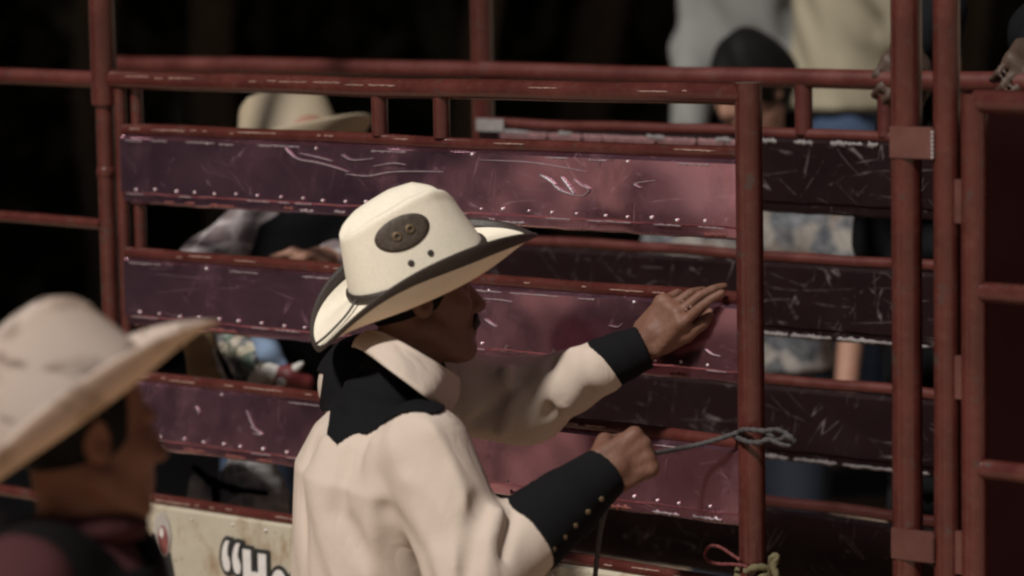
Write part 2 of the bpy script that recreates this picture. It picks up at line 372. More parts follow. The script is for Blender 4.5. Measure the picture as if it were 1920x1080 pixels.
def folded_sheet(Pf, s0, s1, z1, z2, seed, o=.0145, nseg=90, back=.006):
    r = np.random.default_rng(seed); ph = r.random(8) * 6.28
    prof = [(back, z1 + .006), (o, z1 - .002)] + [(o, z1 + (z2 - z1) * q) for q in np.linspace(.06, .94, 9)] + [(o, z2 + .003), (o - .005, z2 - .001), (o - .0052, z2 - .006), (o - .0062, z2 - .016), (o - .014, z2 - .021), (back - .014, z2 - .021)]
    V = []; Fc = []; n = len(prof)
    for k in range(nseg + 1):
        s = s0 + (s1 - s0) * k / nseg
        for j, (oo, z) in enumerate(prof):
            t = (z1 - z) / (z1 - z2)
            d = .32 * (.0011 * math.sin(s * 9 + ph[0] + 2 * t) + .0009 * math.sin(s * 21 + ph[1] - 3 * t) + .0008 * math.sin(s * 37 + ph[2] + 5 * t) + .0003 * math.sin(s * 70 + ph[3] - 6 * t))
            ez = (.0006 * math.sin(s * 33 + ph[4]) + .0005 * math.sin(s * 81 + ph[5])) if j > 10 else 0
            V.append(Pf(s, oo + d * (1 if 0 < j < 13 else .3), z + ez))
    for k in range(nseg):
        for j in range(n - 1): Fc.append((k * n + j, k * n + j + 1, (k + 1) * n + j + 1, (k + 1) * n + j))
    return V, Fc
rb = bmesh.new(); bmesh.ops.create_uvsphere(rb, u_segments=8, v_segments=6, radius=.0031); rivet_me = bpy.data.meshes.new('rivet'); rb.to_mesh(rivet_me); rb.free()
rivet_me.materials.append(M['rivet']); rivet_me.polygons.foreach_set('use_smooth', [True] * len(rivet_me.polygons))
def rivets(Pf, panel, s0, s1, z, o, n, seed):
    r = np.random.default_rng(seed)
    for k in range(n):
        s = s0 + (s1 - s0) * (k + .5 + r.normal() * .08) / n
        q = bpy.data.objects.new('rivet', rivet_me); COL.objects.link(q); q.parent = panel
        q.location = Pf(s, o, z + r.normal() * .001) - ORG[panel]; sc = .75 + r.random() * .4; q.scale = (sc, sc, sc)
for i in range(3):
    V, Fc = folded_sheet(G, S0 + .004, S1 - .014, PT[i], PT[i] - .111, 40 + i)
    o = mesh_obj('sheet_panel', V, Fc, M['panel'], gate); o.data.set_sharp_from_angle(angle=math.radians(40))
    rivets(G, o, S0 + .02, S1 - .05, PT[i] - .1015, .0155, 26, 70 + i)
    rivets(G, o, S0 + .05, S1 - .08, PT[i] - .0045, .0155, 4, 80 + i)
def flake(Pf, parent, s0_, s1_, z, o, up0, dn0, seed, mat, n=22):
    r = np.random.default_rng(seed); up_ = np.abs(r.normal(size=n)) * up0 + .0004; dn_ = np.abs(r.normal(size=n)) * dn0 + .0005; up_[[0, -1]] = dn_[[0, -1]] = .0002
    V = []; Fc = []
    for k in range(n):
        sq = s0_ + (s1_ - s0_) * k / (n - 1)
        for oo in (o, o + .0012): V += [Pf(sq, oo, z + up_[k]), Pf(sq, oo + .0004, z), Pf(sq, oo, z - dn_[k])]
    for k in range(n - 1):
        b0, b1 = 6 * k, 6 * k + 6
        Fc += [(b0 + 3, b0 + 4, b1 + 4, b1 + 3), (b0 + 4, b0 + 5, b1 + 5, b1 + 4), (b0, b1, b1 + 1, b0 + 1), (b0 + 1, b1 + 1, b1 + 2, b0 + 2), (b0, b0 + 3, b1 + 3, b1), (b0 + 5, b0 + 2, b1 + 2, b1 + 5)]
    return mesh_obj('worn_edge', V, Fc, mat, parent)
M['bare'] = plain('bare_worn_steel', (.33, .28, .30), .42, .55, .5, 120); M['rust_red'] = plain('red_primer_chip', (.13, .035, .028), .6, 0, .4, 90)
for i, pn in enumerate([o for o in gate.children if o.name.startswith('sheet_panel')]):
    r = np.random.default_rng(400 + i); s_ = S0 + .02
    while s_ < S1 - .09:                                 # pale rubbed line along the top fold
        ln = .03 + r.random() * .09
        if r.random() < .62: flake(G, pn, s_, min(s_ + ln, S1 - .04), PT[i] - .0035 - r.random() * .002, .0148, .0007, .0012, int(r.integers(1e6)), M['bare'])
        s_ += ln + .01 + r.random() * .05
    s_ = S0 + .02
    while s_ < S1 - .08:                                 # rubbed lower crease and chipped lip
        ln = .03 + r.random() * .08; q = r.random()
        if q < .6: flake(G, pn, s_, min(s_ + ln, S1 - .04), PT[i] - .1115, .0140, .0007, .0007, int(r.integers(1e6)), M['bare'])
        if q > .35: flake(G, pn, s_ + .01, min(s_ + ln * .8 + .01, S1 - .04), PT[i] - .122 - r.random() * .004, .0095, .002, .0022, int(r.integers(1e6)), M['rust_red'] if r.random() < .6 else M['bare'])
        s_ += ln + .01 + r.random() * .04
M['worn_pipe'] = plain('paint_rubbed_to_primer', (.34, .225, .185), .4, .2, .4, 110)  # pale strips below are highlights on the rails, painted as colour
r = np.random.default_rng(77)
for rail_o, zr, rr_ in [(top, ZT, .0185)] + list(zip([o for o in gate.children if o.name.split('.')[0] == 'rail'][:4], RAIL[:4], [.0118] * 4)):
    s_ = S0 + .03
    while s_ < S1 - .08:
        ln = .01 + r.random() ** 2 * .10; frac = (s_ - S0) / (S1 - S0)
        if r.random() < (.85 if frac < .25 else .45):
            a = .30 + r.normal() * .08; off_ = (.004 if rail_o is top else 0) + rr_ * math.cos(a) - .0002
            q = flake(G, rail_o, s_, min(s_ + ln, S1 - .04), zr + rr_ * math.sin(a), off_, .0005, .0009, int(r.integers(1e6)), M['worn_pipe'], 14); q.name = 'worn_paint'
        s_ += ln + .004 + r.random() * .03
# cream sign panel with lettering
m, N, L, b = newmat('weathered_cream_paint'); v = coords(N, L); n1 = noise(N, L, v, 12, 6, .6)
c = mix(N, L, n1, (.27, .235, .18), (.42, .38, .30))
rs = math_(N, L, 'MULTIPLY', ramp(N, L, noise(N, L, coords(N, L, (1, 1, .5)), 17, 6, .7), [(.52, 0.0), (.66, 1.0)]), .75)
c = mix(N, L, rs, c, (.20, .125, .065)); c = mix(N, L, ramp(N, L, noise(N, L, v, 46, 6, .7), [(.64, 0.0), (.68, .9)]), c, (.10, .05, .03))
L.new(c, b.inputs['Base Color']); b.inputs['Roughness'].default_value = .45; bump(N, L, b, n1, .4, .003); M['sign'] = m
M['ink'] = plain('black_lettering', (.018, .018, .018), .5); M['letter_white'] = plain('grey_white_lettering', (.50, .47, .45), .5, 0, .2, 40)
M['emb_red'] = plain('brown_red_paint', (.16, .05, .045), .5, 0, .5, 60); M['emb_grey'] = plain('grey_paint', (.30, .27, .25), .5, 0, .3, 50)
V, Fc = folded_sheet(G, S0 - .01, S1 - .014, PT[3] + .002, PT[3] - .20, 44, .016)
sign = mesh_obj('sign_panel', V, Fc, M['sign'], gate); sign.data.set_sharp_from_angle(angle=math.radians(40))
rivets(G, sign, S0 + .02, S1 - .05, PT[3] - .012, .0172, 14, 90)
V, Fc = folded_sheet(G, S0 + .004, S1 - .026, RAIL[4] - .02, RAIL[4] - .13, 45)
o = mesh_obj('sheet_panel', V, Fc, M['panel'], gate)
def flat_shapes(name, loops, mat, parent, o, off=0.0, cen=None):   # curves laid on the gate plane; loops in (s, z)
    cu = bpy.data.curves.new(name, 'CURVE'); cu.dimensions = '2D'; cu.fill_mode = 'BOTH'; cu.extrude = .0004; cu.offset = off
    for lp in loops:
        sp = cu.splines.new('POLY'); sp.points.add(len(lp) - 1)
        for k, (s, z) in enumerate(lp): sp.points[k].co = (s, z, 0, 1)
        sp.use_cyclic_u = True
    cu.materials.append(mat)
    tmp = bpy.data.objects.new(name + '_curve', cu); COL.objects.link(tmp); me = bpy.data.meshes.new_from_object(tmp.evaluated_get(bpy.context.evaluated_depsgraph_get())); bpy.data.objects.remove(tmp); bpy.data.curves.remove(cu); me.name = name
    q = bpy.data.objects.new(name, me); COL.objects.link(q); q.parent = parent
    og = G(0, o, 0) - ORG[parent]
    q.matrix_local = Matrix(((GDIR[0], 0, GN[0], og[0]), (GDIR[1], 0, GN[1], og[1]), (0, 1, 0, og[2]), (0, 0, 0, 1)))
    return q
def ring(cx, cz, a, b_, n=28, rev=False):
    p = [(cx + a * math.cos(2 * math.pi * k / n), cz + b_ * math.sin(2 * math.pi * k / n)) for k in range(n)]
    return p[::-1] if rev else p
def quote(s, z, h=.062, w_=.0225):
    base = [(.62, 1.0), (.95, .99), (.80, .86), (.70, .70), (.66, .56), (.80, .47), (.98, .33), (1.0, .17), (.86, .04), (.62, 0), (.34, .03), (.12, .16), (0, .38), (.02, .58), (.14, .76), (.36, .92)]
    return [(s + x * w_, z + y * h) for x, y in base]
sH = gs(470, 1040); zH = gz(470, 1026); hH = .094
def hshape(s, z): # z top
    st = .0215; w_ = .063
    return [(s, z), (s + st, z), (s + st, z - .042), (s + w_ - st, z - .042), (s + w_ - st, z - .004), (s + w_, z - .004), (s + w_, z - hH), (s + w_ - st, z - hH), (s + w_ - st, z - .056), (s + st, z - .056), (s + st, z - hH), (s, z - hH)]
s_o = sH + .085
letters = [[quote(sH - .058, zH - .05)], [quote(sH - .029, zH - .052)], [hshape(sH, zH)]]
def oshape(c): return [ring(c, zH - .062, .021, .032), ring(c, zH - .064, .0075, .015, rev=True)]
letters += [oshape(s_o + .012), oshape(s_o + .062)]
for lp in letters:
    flat_shapes('letter_outline', lp[:1], M['ink'], sign, .0195, .0085)
    flat_shapes('letter', lp, M['letter_white'], sign, .0215, .0)
se, ze = gs(318, 1005), gz(318, 1003)
flat_shapes('emblem', [ring(se, ze + .004, .023, .045)], M['emb_grey'], sign, .0192)
flat_shapes('emblem', [ring(se + .002, ze - .008, .0155, .030)], M['emb_red'], sign, .0204)
flat_shapes('emblem', [ring(se, ze + .008, .0055, .010)], M['letter_white'], sign, .0216)
flat_shapes('emblem', [ring(se - .027, ze - .02, .013, .022)], M['ink'], sign, .0188)
flat_shapes('emblem', [[(se - .012, ze - .035), (se + .02, ze - .03), (se + .034, ze - .10), (se + .004, ze - .10)]], M['ink'], sign, .0186)

# posts, fences
PG = 'tall red pipe posts of the chute'
def post(px, py, r, label, off=0.0, ztop=2.75, extra=None):
    s = gs(px, py); b0 = G(s, off, 0)
    t = thing('gate_post', label, 'post', b0, PG)
    MB().tube([G(s, off, z) for z in np.linspace(-.15, ztop, 24)], r, 24, True, lambda th, q: 1 + .01 * math.sin(q * 7)).build('pipe', M['pipe'], t)
    return t, s
t, s = post(200, 300, .0185, 'tall hinge post with welded collars at the gate\'s left end', ztop=gz(200, 190))
MB().tube([G(s, 0, z) for z in np.linspace(gz(200, 190) - .006, 2.75, 12)], .0262, 24).build('upper_pipe', M['pipe'], t)
for py in (190, 322):
    z = gz(200, py); MB().tube([G(s, 0, z - .010), G(s, 0, z - .008), G(s, 0, z + .008), G(s, 0, z + .010)], [.019, .0208, .0208, .019], 22).build('collar', M['pipe'], t)
latch, sl_ = post(1700, 400, .0252, 'tall latch post right of the roped gate end', .0)
bar2, sb_ = post(1775, 400, .0215, 'tall post between latch post and right hand gate', .0)
for py in (266, 1018):
    z = gz(1720, py); hz_ = .026
    mb = MB()
    V = []; prof = [(-.001 + sl_ - .015, .0265), (sl_ + .008, .0275), (sl_ + .03, .0262), (sb_ - .012, .0225)]
    for (s, o) in prof:
        V += [G(s, o, z - hz_), G(s, o, z + hz_), G(s, o - .006, z + hz_), G(s, o - .006, z - hz_)]
    Fc = [(0, 1, 2, 3)]
    for k in range(3):
        for j in range(4): Fc.append((4 * k + j, 4 * k + 4 + j, 4 * k + 4 + (j + 1) % 4, 4 * k + (j + 1) % 4))
    Fc.append((15, 14, 13, 12))
    o = mb.add(V, Fc).build('bracket', M['plate'], latch, smooth=False)
    bm = bmesh.new(); bm.from_mesh(o.data); bmesh.ops.bevel(bm, geom=bm.edges[:], offset=.0015, segments=2, affect='EDGES'); bm.to_mesh(o.data); bm.free()
    mb = MB()
    for k in range(7): mb.tube([G(sb_ - .0125, .0235, z - .022 + k * .0066), G(sb_ - .0115, .0255, z - .022 + k * .0066), G(sb_ - .0095, .0235, z - .021 + k * .0066)], [.0018, .003, .0018], 6)
    mb.build('weld_bead', M['rivet'] if py < 500 else M['plate'], latch)
# left fence
sL = gs(198, 300)
lf = thing('pipe_fence', 'open red pipe rail fence running left from the hinge post', 'fence', G(sL - 1.6, 0, 0))
for zz, r in ((H - .283, .0165), (H - .573, .0112), (H - .86, .0112), (H - 1.15, .0112), (H - 1.45, .0112)):
    MB().tube([G(sL - .017 - 3.2 * t, 0, zz + .004 * math.sin(t * 9)) for t in np.linspace(0, 1, 16)], r, 16).build('rail', M['pipe_far'] if zz > H - .3 else M['pipe'], lf)
MB().tube([G(sL - 3.23, 0, -.1), G(sL - 3.23, 0, 1), G(sL - 3.23, 0, 2.0)], .024, 18).build('end_post', M['pipe'], lf)
# right hand gate
rg = thing('chute_gate', 'red pipe frame of the next chute gate at the right edge', 'gate', G(gs(1826, 300) + .6, 0, .25))
sr = gs(1827, 300); zt = gz(1827, 190)
MB().tube([G(sr, 0, z) for z in np.linspace(zt + .012, .3, 12)], .0212, 22).build('frame_post', M['pipe'], rg)
MB().tube([G(sr + .005 + 1.3 * t, 0, zt) for t in np.linspace(0, 1, 8)], .0195, 20).build('top_rail', M['pipe'], rg)
for py in (548, 880):
    MB().tube([G(sr + .0 + 1.3 * t, 0, gz(1850, py)) for t in np.linspace(0, 1, 8)], .0165, 18).build('rail', M['pipe'], rg)
MB().tube([G(sr + 1.3, 0, z) for z in np.linspace(zt + .012, .3, 12)], .0212, 20).build('frame_post', M['pipe'], rg)
for z in (zt - .02, gz(1850, 548), gz(1850, 880)):
    MB().box(G((sb_ + sr) / 2, .004, z - .14), (GDIR, GN, A(0, 0, 1)), ((sr - sb_) / 2 - .012, .004, .035)).build('hinge_plate', M['plate'], rg, smooth=False)

# far side of the chute
ff = thing('chute_fence', 'far chute wall of red pipe and dark scratched sheet panels', 'fence', FF(1.6, 0, 0))
sp_ = fs(897, 120); s2 = fs(1765, 200); z0 = H - .294
MB().tube([FF(fs(206, 125) + (s2 + 2.2 - fs(206, 125)) * t, 0, z0 + wob(t * 3, 5)) for t in np.linspace(0, 1, 30)], .019, 20).build('top_rail', M['pipe_far'], ff)
MB().tube([FF(sp_, -.012, z) for z in np.linspace(-.1, 2.9, 20)], .0235, 20).build('tall_post', M['pipe'], ff)
MB().tube([FF(s2 + .02, -.012, z) for z in np.linspace(-.1, z0 - .015, 12)], .02, 18).build('post', M['pipe_far'], ff)
fp = [H - .416, H - .661, H - .905, H - 1.15]; fr = [H - .402, H - .6444, H - .8882, H - 1.132, H - 1.38]
for px in (1507, 1660):
    s = fs(px, 200); MB().tube([FF(s, 0, z0 - .012), FF(s, 0, (z0 + fr[0]) / 2), FF(s, 0, fr[0])], .0172 if px < 1600 else .015, 18).build('stiffener', M['pipe_far'], ff)
for i, z in enumerate(fr):
    MB().tube([FF(sp_ + (s2 - sp_) * t, 0, z + wob(t * 2, i + 3)) for t in np.linspace(0, 1, 20)], .0115, 16).build('rail', M['pipe_far'], ff)
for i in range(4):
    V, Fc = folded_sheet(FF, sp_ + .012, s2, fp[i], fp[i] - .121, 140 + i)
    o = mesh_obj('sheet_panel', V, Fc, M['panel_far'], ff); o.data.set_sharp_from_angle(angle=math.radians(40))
    r = np.random.default_rng(5 + i)
    # bare worn metal along the folded edges, each patch its own flake
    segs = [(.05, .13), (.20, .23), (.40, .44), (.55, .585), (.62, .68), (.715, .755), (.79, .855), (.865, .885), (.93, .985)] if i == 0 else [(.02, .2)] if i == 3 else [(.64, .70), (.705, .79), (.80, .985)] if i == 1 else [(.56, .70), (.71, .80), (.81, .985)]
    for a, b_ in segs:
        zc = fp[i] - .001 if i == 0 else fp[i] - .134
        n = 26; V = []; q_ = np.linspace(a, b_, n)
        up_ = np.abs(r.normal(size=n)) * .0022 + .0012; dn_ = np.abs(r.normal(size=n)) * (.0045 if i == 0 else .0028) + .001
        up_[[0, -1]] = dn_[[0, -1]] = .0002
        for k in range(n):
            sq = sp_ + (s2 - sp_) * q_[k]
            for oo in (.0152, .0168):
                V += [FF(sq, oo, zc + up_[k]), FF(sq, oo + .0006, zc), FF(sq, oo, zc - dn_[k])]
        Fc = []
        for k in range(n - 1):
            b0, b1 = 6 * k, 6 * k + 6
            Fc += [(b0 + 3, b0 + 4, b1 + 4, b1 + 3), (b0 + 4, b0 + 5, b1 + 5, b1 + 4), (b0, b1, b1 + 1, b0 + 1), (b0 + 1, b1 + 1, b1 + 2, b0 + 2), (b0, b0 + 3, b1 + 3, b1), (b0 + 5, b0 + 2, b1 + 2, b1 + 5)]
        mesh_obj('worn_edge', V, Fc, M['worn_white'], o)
M['worn_pink'] = plain('worn_pinkish_paint', (.20, .105, .11), .5, .2, .6, 60)  # pinkish reflection along the far top panel, put into the colour
p0_ = [o for o in ff.children if o.name.startswith('sheet_panel')][0]; r = np.random.default_rng(31); q_ = .06
def sheen_far(a, b_, seed):
    r = np.random.default_rng(seed); n = 24; up_ = np.abs(r.normal(size=n)) * .001 + .001; dn_ = .010 + r.random(n) * .012; dn_[[0, -1]] = .001; V = []; Fc = []
    for k in range(n):
        sq = sp_ + (s2 - sp_) * (a + (b_ - a) * k / (n - 1))
        for oo in (.0150, .0161): V += [FF(sq, oo, fp[0] - .003 + up_[k]), FF(sq, oo + .0002, fp[0] - .006), FF(sq, oo, fp[0] - .006 - dn_[k])]
    for k in range(n - 1):
        b0, b1 = 6 * k, 6 * k + 6
        Fc += [(b0 + 3, b0 + 4, b1 + 4, b1 + 3), (b0 + 4, b0 + 5, b1 + 5, b1 + 4), (b0, b1, b1 + 1, b0 + 1), (b0 + 1, b1 + 1, b1 + 2, b0 + 2), (b0, b0 + 3, b1 + 3, b1), (b0 + 5, b0 + 2, b1 + 2, b1 + 5)]
    return mesh_obj('worn_edge', V, Fc, M['worn_pink'], p0_)
while q_ < .58:
    w1 = .04 + r.random() * .08; sheen_far(q_, min(q_ + w1, .6), int(r.integers(1e6))); q_ += w1 + .001 + r.random() * .003
# pale patch at the post
MB().box(FF(sp_ + .045, .018, H - .405), (FDIR, FN, A(0, 0, 1)), (.038, .001, .013)).build('paint_patch', M['worn_white'], ff, smooth=False)
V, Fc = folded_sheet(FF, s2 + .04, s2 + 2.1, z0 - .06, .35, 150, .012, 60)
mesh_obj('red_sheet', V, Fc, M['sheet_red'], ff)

# ---------------------------------------------------------------- signed distance modelling for people
def unit(v): v = np.asarray(v, float); return v / np.linalg.norm(v)
def rcone(a, b, r1, r2):
    a = np.asarray(a, np.float32); ab = (np.asarray(b) - a).astype(np.float32); l2 = float(ab @ ab) + 1e-12
    def f(p):
        q = p - a; t = np.clip(q @ ab / l2, 0, 1)
        return np.linalg.norm(q - t[:, None] * ab, axis=1) - (r1 + (r2 - r1) * t)
    return f
def ell(c, ax, r):
    c = np.asarray(c, np.float32); R = np.stack([np.asarray(a, np.float32) for a in ax], 1); r = np.asarray(r, np.float32)
    def f(p):
        q = (p - c) @ R; k0 = np.linalg.norm(q / r, axis=1); k1 = np.linalg.norm(q / (r * r), axis=1) + 1e-9
        return k0 * (k0 - 1) / k1
    return f
def rbox(c, ax, h, rad):
    c = np.asarray(c, np.float32); R = np.stack([np.asarray(a, np.float32) for a in ax], 1); h = np.asarray(h, np.float32) - rad
    def f(p):
        q = np.abs((p - c) @ R) - h
        return np.linalg.norm(np.maximum(q, 0), axis=1) + np.minimum(q.max(1), 0) - rad
    return f
def loft(stations, lat):      # stations: (centre, half width sideways, half depth front-back); lat = sideways direction
    C_ = np.array([s[0] for s in stations], np.float32); Aw = np.array([s[1] for s in stations]); Bw = np.array([s[2] for s in stations])
    ax = unit(C_[-1] - C_[0]); lat = unit(lat - ax * (lat @ ax)); fb = np.cross(lat, ax)
    h = (C_ - C_[0]) @ ax; lat = lat.astype(np.float32); fb = fb.astype(np.float32); ax = ax.astype(np.float32)
    cu = (C_ - C_[0]) @ lat; cv = (C_ - C_[0]) @ fb
    def f(p):
        q = p - C_[0]; w_ = q @ ax
        wc = np.clip(w_, h[0], h[-1])
        a = np.interp(wc, h, Aw); b = np.interp(wc, h, Bw); u = q @ lat - np.interp(wc, h, cu); v_ = q @ fb - np.interp(wc, h, cv)
        k0 = np.sqrt((u / a) ** 2 + (v_ / b) ** 2); k1 = np.sqrt((u / a ** 2) ** 2 + (v_ / b ** 2) ** 2) + 1e-6
        d = k0 * (k0 - 1) / k1
        e = np.abs(w_ - wc)
        return np.where(e > 0, np.sqrt(np.maximum(d, 0) ** 2 + e ** 2), d).astype(np.float32)
    return f
def smin(a, b, k):
    h = np.clip(.5 + .5 * (b - a) / k, 0, 1)
    return b + (a - b) * h - k * h * (1 - h)
def union(fs_, k=.02):
    def f(p):
        d = fs_[0](p)
        for g_ in fs_[1:]:
            d = smin(d, g_(p), k)
        return d
    return f
def sub(fa, fb, k=.006):
    def f(p): return -smin(-fa(p), fb(p), k)
    return f
def inter(*fs_):
    def f(p):
        d = fs_[0](p)
        for g_ in fs_[1:]: d = np.maximum(d, g_(p))
        return d
    return f
def offset(fa, o): return lambda p: fa(p) - o
def half(c, n):
    c = np.asarray(c, np.float32); n = unit(n).astype(np.float32)
    return lambda p: (p - c) @ n
def creased(fa, folds, lump=.0):     # folds: (polyline, amplitude, width); positive = ridge, negative = groove
    def f(p):
        d = fa(p)
        near = np.abs(d) < .06
        if near.any():
            q = p[near]; add = np.zeros(len(q), np.float32)
            for pts, amp, wd in folds:
                m_ = None
                for a, b in zip(pts[:-1], pts[1:]):
                    t_ = rcone(a, b, 0, 0)(q); m_ = t_ if m_ is None else np.minimum(m_, t_)
                add += amp * np.exp(-(m_ / wd) ** 2)
            if lump:
                add += lump * (np.sin(q[:, 0] * 31 + q[:, 2] * 17) * np.sin(q[:, 1] * 27 - q[:, 2] * 23 + 1.3) + .5 * np.sin(q[:, 0] * 67 - q[:, 1] * 41 + q[:, 2] * 33))
            d = d.copy(); d[near] -= add
        return d
    return f
def nets(fn, lo, hi, h):
    lo = np.asarray(lo, float); B = 8
    nb = np.ceil((np.asarray(hi) - lo) / (h * B)).astype(int); n = nb * B
    vol = np.empty(tuple(n), np.float32)
    bi = np.stack(np.meshgrid(*[np.arange(k) for k in nb], indexing='ij'), -1).reshape(-1, 3)
    cen = (lo + (bi * B + (B - 1) / 2) * h).astype(np.float32)
    dc = fn(cen)
    v6 = vol.reshape(nb[0], B, nb[1], B, nb[2], B)
    v6[...] = np.where(dc > 0, 1.0, -1.0).astype(np.float32).reshape(nb)[:, None, :, None, :, None]
    act = np.abs(dc) < .87 * B * h * 1.35 + .012
    ab = bi[act]
    li = np.stack(np.meshgrid(*[np.arange(B)] * 3, indexing='ij'), -1).reshape(-1, 3)
    for c0 in range(0, len(ab), 400):
        bb = ab[c0:c0 + 400]
        pts = (lo + (bb[:, None, :] * B + li[None]) * h).reshape(-1, 3).astype(np.float32)
        dv = fn(pts).reshape(len(bb), B, B, B)
        v6[bb[:, 0], :, bb[:, 1], :, bb[:, 2], :] = dv
    ins = vol < 0
    cnt = np.zeros(tuple(n - 1), np.int8)
    for i in (0, 1):
        for j in (0, 1):
            for k in (0, 1): cnt += ins[i:n[0] - 1 + i, j:n[1] - 1 + j, k:n[2] - 1 + k]
    ac = np.argwhere((cnt > 0) & (cnt < 8))
    idx = np.full(tuple(n - 1), -1, np.int32); idx[ac[:, 0], ac[:, 1], ac[:, 2]] = np.arange(len(ac))
    acc = np.zeros((len(ac), 3)); num = np.zeros(len(ac))
    cor = [(i, j, k) for i in (0, 1) for j in (0, 1) for k in (0, 1)]
    val = {c: vol[ac[:, 0] + c[0], ac[:, 1] + c[1], ac[:, 2] + c[2]] for c in cor}
    for c in cor:
        for ax in range(3):
            if c[ax]: continue
            e = list(c); e[ax] = 1; e = tuple(e); a, b = val[c], val[e]
            m_ = (a < 0) != (b < 0); t = np.where(m_, a / np.where(m_, a - b, 1), 0); t = np.clip(t, 0, 1)
            pos = np.tile(np.array(c, float), (len(ac), 1)); pos[:, ax] += t
            acc[m_] += pos[m_]; num[m_] += 1
    V = lo + (ac + acc / num[:, None]) * h
    Q = []
    for ax in range(3):
        u, w_ = (ax + 1) % 3, (ax + 2) % 3
        sl0 = [slice(None)] * 3; sl1 = [slice(None)] * 3; sl0[ax] = slice(0, n[ax] - 1); sl1[ax] = slice(1, n[ax])
        a, b = ins[tuple(sl0)], ins[tuple(sl1)]
        e = np.argwhere(a != b); ok = (e[:, u] > 0) & (e[:, w_] > 0) & (e[:, u] < n[u] - 1) & (e[:, w_] < n[w_] - 1); e = e[ok]
        flip = a[e[:, 0], e[:, 1], e[:, 2]]
        q = []
        for du, dw in ((0, 0), (-1, 0), (-1, -1), (0, -1)):
            c = e.copy(); c[:, u] += du; c[:, w_] += dw; q.append(idx[c[:, 0], c[:, 1], c[:, 2]])
        q = np.stack(q, 1); q[~flip] = q[~flip][:, ::-1]; Q.append(q)
    Q = np.concatenate(Q)
    return V, Q[(Q >= 0).all(1)]
def sdf_obj(name, fn, lo, hi, h, mat, parent, relax=1):
    V, Q = nets(fn, lo, hi, h)
    for _ in range(relax):                              # one smoothing pass along the quads
        acc = np.zeros_like(V); cn = np.zeros(len(V))
        for k in range(4):
            for dk in (1, 3): np.add.at(acc, Q[:, k], V[Q[:, (k + dk) % 4]]); np.add.at(cn, Q[:, k], 1)
        V = V * .5 + .5 * acc / np.maximum(cn, 1)[:, None]
    return mesh_obj(name, V, Q, mat, parent)
def bounds(pts, m_):
    pts = np.array(pts); return pts.min(0) - m_, pts.max(0) + m_
def frame(fwd, roll=0.0, up=(0, 0, 1)):               # x forward, y left, z up
    x = unit(fwd); y = unit(np.cross(up, x)); z = np.cross(x, y)
    return [x, y * math.cos(roll) + z * math.sin(roll), z * math.cos(roll) - y * math.sin(roll)]
def cam_dir(r, u, f): return r * RT + u * UP + f * F

def head_sdf(c, fr_, s=1.0, beard=False):
    X = np.stack(fr_, 0)
    def T(*p): return c + (np.array(p) * s) @ X
    def e(p, r): return ell(T(*p), fr_, np.array(r) * s)
    parts = [e((-.012, 0, .036), (.098, .077, .089)), e((.036, 0, -.035), (.058, .058, .085))]
    for q in (-1, 1):
        parts.append(rcone(T(-.005, q * .052, -.055), T(.058, q * .018, -.104), .023 * s, .019 * s))
        parts.append(e((.056, q * .042, -.022), (.028, .022, .022)))
    parts.append(e((.072, 0, -.104), (.020, .024, .018)))
    body = union(parts, .022 * s)
    fine = [rcone(T(.090, 0, .010), T(.1085, 0, -.030), .0085 * s, .0140 * s), rcone(T(.084, -.034, .024), T(.084, .034, .024), .011 * s, .011 * s)]
    for q in (-1, 1): fine.append(e((.100, q * .012, -.034), (.011, .008, .009)))
    fine.append(e((.087, 0, -.063), (.012, .025, .0075))); fine.append(e((.085, 0, -.077), (.012, .022, .0075)))
    b1 = lambda p, a=union(fine, .008 * s), b=body: smin(a(p), b(p), .010 * s)
    for q in (-1, 1): b1 = sub(b1, e((.096, q * .033, .002), (.015, .018, .012)), .008 * s)
    b1 = sub(b1, rcone(T(.102, -.020, -.070), T(.102, .020, -.070), .0035 * s, .0035 * s), .004 * s)
    eyes = [e((.0775, q * .0325, .002), (.0125, .0125, .0115)) for q in (-1, 1)]
    ears = []
    for q in (-1, 1):
        ya = unit(fr_[1] + .35 * q * -fr_[0])
        ears.append(sub(ell(T(-.012, q * .080, -.004), [fr_[0], ya, fr_[2]], np.array((.020, .010, .033)) * s), ell(T(-.006, q * .090, .0), [fr_[0], ya, fr_[2]], np.array((.012, .008, .020)) * s), .005 * s))
    return lambda p: smin(np.minimum(b1(p), np.minimum(eyes[0](p), eyes[1](p))), np.minimum(ears[0](p), ears[1](p)), .006 * s)
